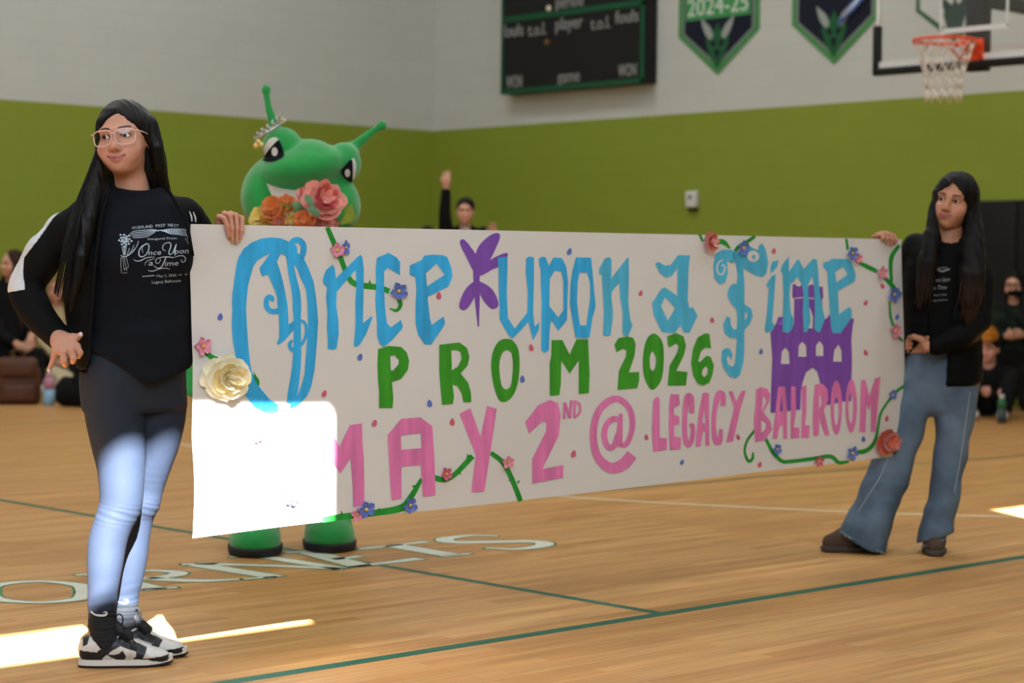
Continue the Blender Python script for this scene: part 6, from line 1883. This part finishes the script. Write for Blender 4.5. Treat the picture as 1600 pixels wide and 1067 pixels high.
far_person(668, 19.0, 'dark head of hair just showing above the banner left of the waving person', 668, 373, 'stand', cb, cb, hb, [(-1, qa(635, 440, 0), qa(640, 490, -.1)), (1, qa(700, 440, 0), qa(696, 490, -.1))], group=W)
F_ = Fig(30, 500, '', depth=17.3); qa = F_.q; bpy.data.objects.remove(F_.root)
far_person(30, 17.3, 'person in black with long brown hair behind the raised elbow at far left', 18, 412, 'kneel', cb, cb, hbr, [(-1, qa(-8, 515, -.05), qa(30, 540, -.25)), (1, qa(58, 480, -.1), qa(48, 530, -.28))], hair_len=.50, yaw=-55, group=W)
F_ = Fig(90, 500, '', depth=18.7); qa = F_.q; bpy.data.objects.remove(F_.root)
far_person(90, 18.7, 'person in tan top with fair hair seen through the bent arm', 89, 452, 'sit', ct, cb, hbl, [(-1, qa(62, 530, -.05), qa(85, 560, -.25)), (1, qa(122, 530, -.05), qa(105, 560, -.25))], hair_len=.18, yaw=-10, group=W)
F_ = Fig(1580, 500, '', depth=17.4); qa = F_.q; bpy.data.objects.remove(F_.root)
fp = far_person(1584, 17.4, 'masked person in dark green patterned hoodie kneeling before the black wall pads', 1584, 446, 'kneel', camo, cb, hb, [(-1, qa(1552, 530, -.05), qa(1572, 524, -.28)), (1, qa(1618, 530, -.05), qa(1590, 522, -.28))], yaw=-8, group=W, hair_len=.10)
c = fp[2]
s = SDF(c - (.12, .16, .16), c + (.12, .06, .04), .008); s.ell(c + (0, -.035, -.06), (.066, .068, .05)); s.build('face_mask', cb, fp[1])
mb = MB()
for g in (-1, 1):
    mb.tube([tuple(c + np.array((g * .032 + .024 * math.cos(t), -.100, .019 * math.sin(t)))) for t in np.linspace(0, 2 * math.pi, 13)], .004, 5, False)
mb.build('spectacles', cb, fp[1])
F_ = Fig(1545, 500, '', depth=16.7); qa = F_.q; bpy.data.objects.remove(F_.root)
fp = far_person(1548, 16.7, 'person in black with amber cap sitting low on the floor behind the flared jeans', 1545, 545, 'sit', cb, cb, hb, [(-1, qa(1520, 600, -.05), qa(1535, 610, -.25)), (1, qa(1580, 600, -.05), qa(1566, 612, -.25))], skin=(206, 146, 126), yaw=-15, group=W)
c = fp[2]
s = SDF(c + (-.13, -.2, .03), c + (.13, .16, .26), .009); s.ell(c + (-.01, .02, .10), (.090, .105, .10)); s.ell(c + (-.01, -.11, .075), (.06, .06, .012), .02)
s.D = np.maximum(s.D, (c[2] + .062) - s.ax[2][None, None, :]).astype(np.float32); s.build('cap', mat('amber_cloth', (170, 104, 34), .9, .1), fp[1])
# ---------------------------------------------------------------- bags and bottles on the floor by the walls
def on_fl(px, D): 
    p = at(px, 500, D); p.z = 0; d = p - CAM; return p, math.atan2(-d.x, d.y)
lea = mat('brown_leather', (84, 50, 34), .5, .3, var=.2, scale=20)
p, rz = on_fl(28, 16.9)
bg = empty('leather_backpack', p, rz); tag(bg, 'brown leather backpack standing on the floor beside a pink and blue bottle', 'backpack')
bm = bmesh.new(); box(bm, -.19, .19, -.10, .10, 0, .32, .05, 4); bm_obj('bag_body', bm, lea, bg, True)
bm = bmesh.new(); box(bm, -.165, .165, -.13, .06, .22, .40, .05, 4); bm_obj('flap', bm, lea, bg, True)
bm = bmesh.new(); box(bm, -.13, .13, -.145, -.095, .03, .17, .02, 3); bm_obj('pocket', bm, lea, bg, True)
mb = MB(); mb.tube(catmull([(-.05, .0, .39), (-.04, .0, .45), (.04, .0, .45), (.05, .0, .39)], 5), .012, 8); mb.build('handle', lea, bg)
def bottle(name, label, px, D, h, r, m_low, m_up, m_cap, bands=None):
    p, rz = on_fl(px, D)
    o = empty(name, p, rz); tag(o, label, 'bottle')
    mb = MB(); mb.tube([(0, 0, 0), (0, 0, .01), (0, 0, h * .5)], [r * .9, r, r], 20); mb.build('bottle_body', m_low, o)
    mb = MB(); mb.tube([(0, 0, h * .5), (0, 0, h * .76), (0, 0, h * .84), (0, 0, h * .88)], [r, r, r * .72, r * .5], 20); mb.build('upper_body', m_up, o)
    mb = MB(); mb.tube([(0, 0, h * .87), (0, 0, h * .98), (0, 0, h)], [r * .6, r * .6, r * .5], 16); mb.build('cap', m_cap, o)
    return o
bottle('water_bottle', 'pink and pale blue water bottle on the floor below the hand on hip', 77, 16.8, .27, .048, mat('bottle_blue', (132, 170, 196), .4), mat('bottle_pink', (186, 130, 152), .4), mat('bottle_cap', (190, 140, 160), .4))
bottle('drink_bottle', 'clear bottle with green label and white cap before the wall pads', 1568, 15.9, .23, .034, mat('bottle_dark', (30, 40, 44), .3), mat('label_green', (40, 104, 66), .5), mat('cap_white', (206, 208, 206), .5))
p, rz = on_fl(98, 17.2)
o = empty('cream_bag', p, rz); tag(o, 'cream fabric bag slumped on the floor behind the pink bottle', 'bag')
s = SDF((-.2, -.16, 0), (.2, .16, .4), .012); s.ell((0, 0, .13), (.13, .10, .16)); s.ell((-.06, 0, .23), (.07, .06, .08), .05); s.fold(.008, 30, 25, 0, .5); s.D = np.maximum(s.D, .003 - s.ax[2][None, None, :]).astype(np.float32)
s.build('bag_body', cloth('canvas_cream', (190, 176, 142)), o)
mb = MB(); mb.tube(catmull([(-.07, 0, .27), (-.08, -.03, .36), (.02, -.04, .38), (.04, 0, .26)], 5), .010, 6); mb.build('strap', cloth('canvas_strap', (160, 146, 112)), o)
p, rz = on_fl(132, 16.6)
o = empty('black_bag', p, rz); tag(o, 'black sports bag lying on the floor at the right of the cream bag', 'bag')
s = SDF((-.25, -.18, 0), (.25, .18, .36), .012); s.cap((-.12, 0, .13), (.12, 0, .13), .13, .12); s.fold(.006, 25, 20, 0, .5); s.D = np.maximum(s.D, .003 - s.ax[2][None, None, :]).astype(np.float32)
s.build('bag_body', cb, o)
mb = MB(); mb.tube(catmull([(-.09, -.10, .20), (-.06, -.06, .33), (.06, -.06, .33), (.09, -.10, .20)], 5), .012, 6); mb.build('handle', cb, o)
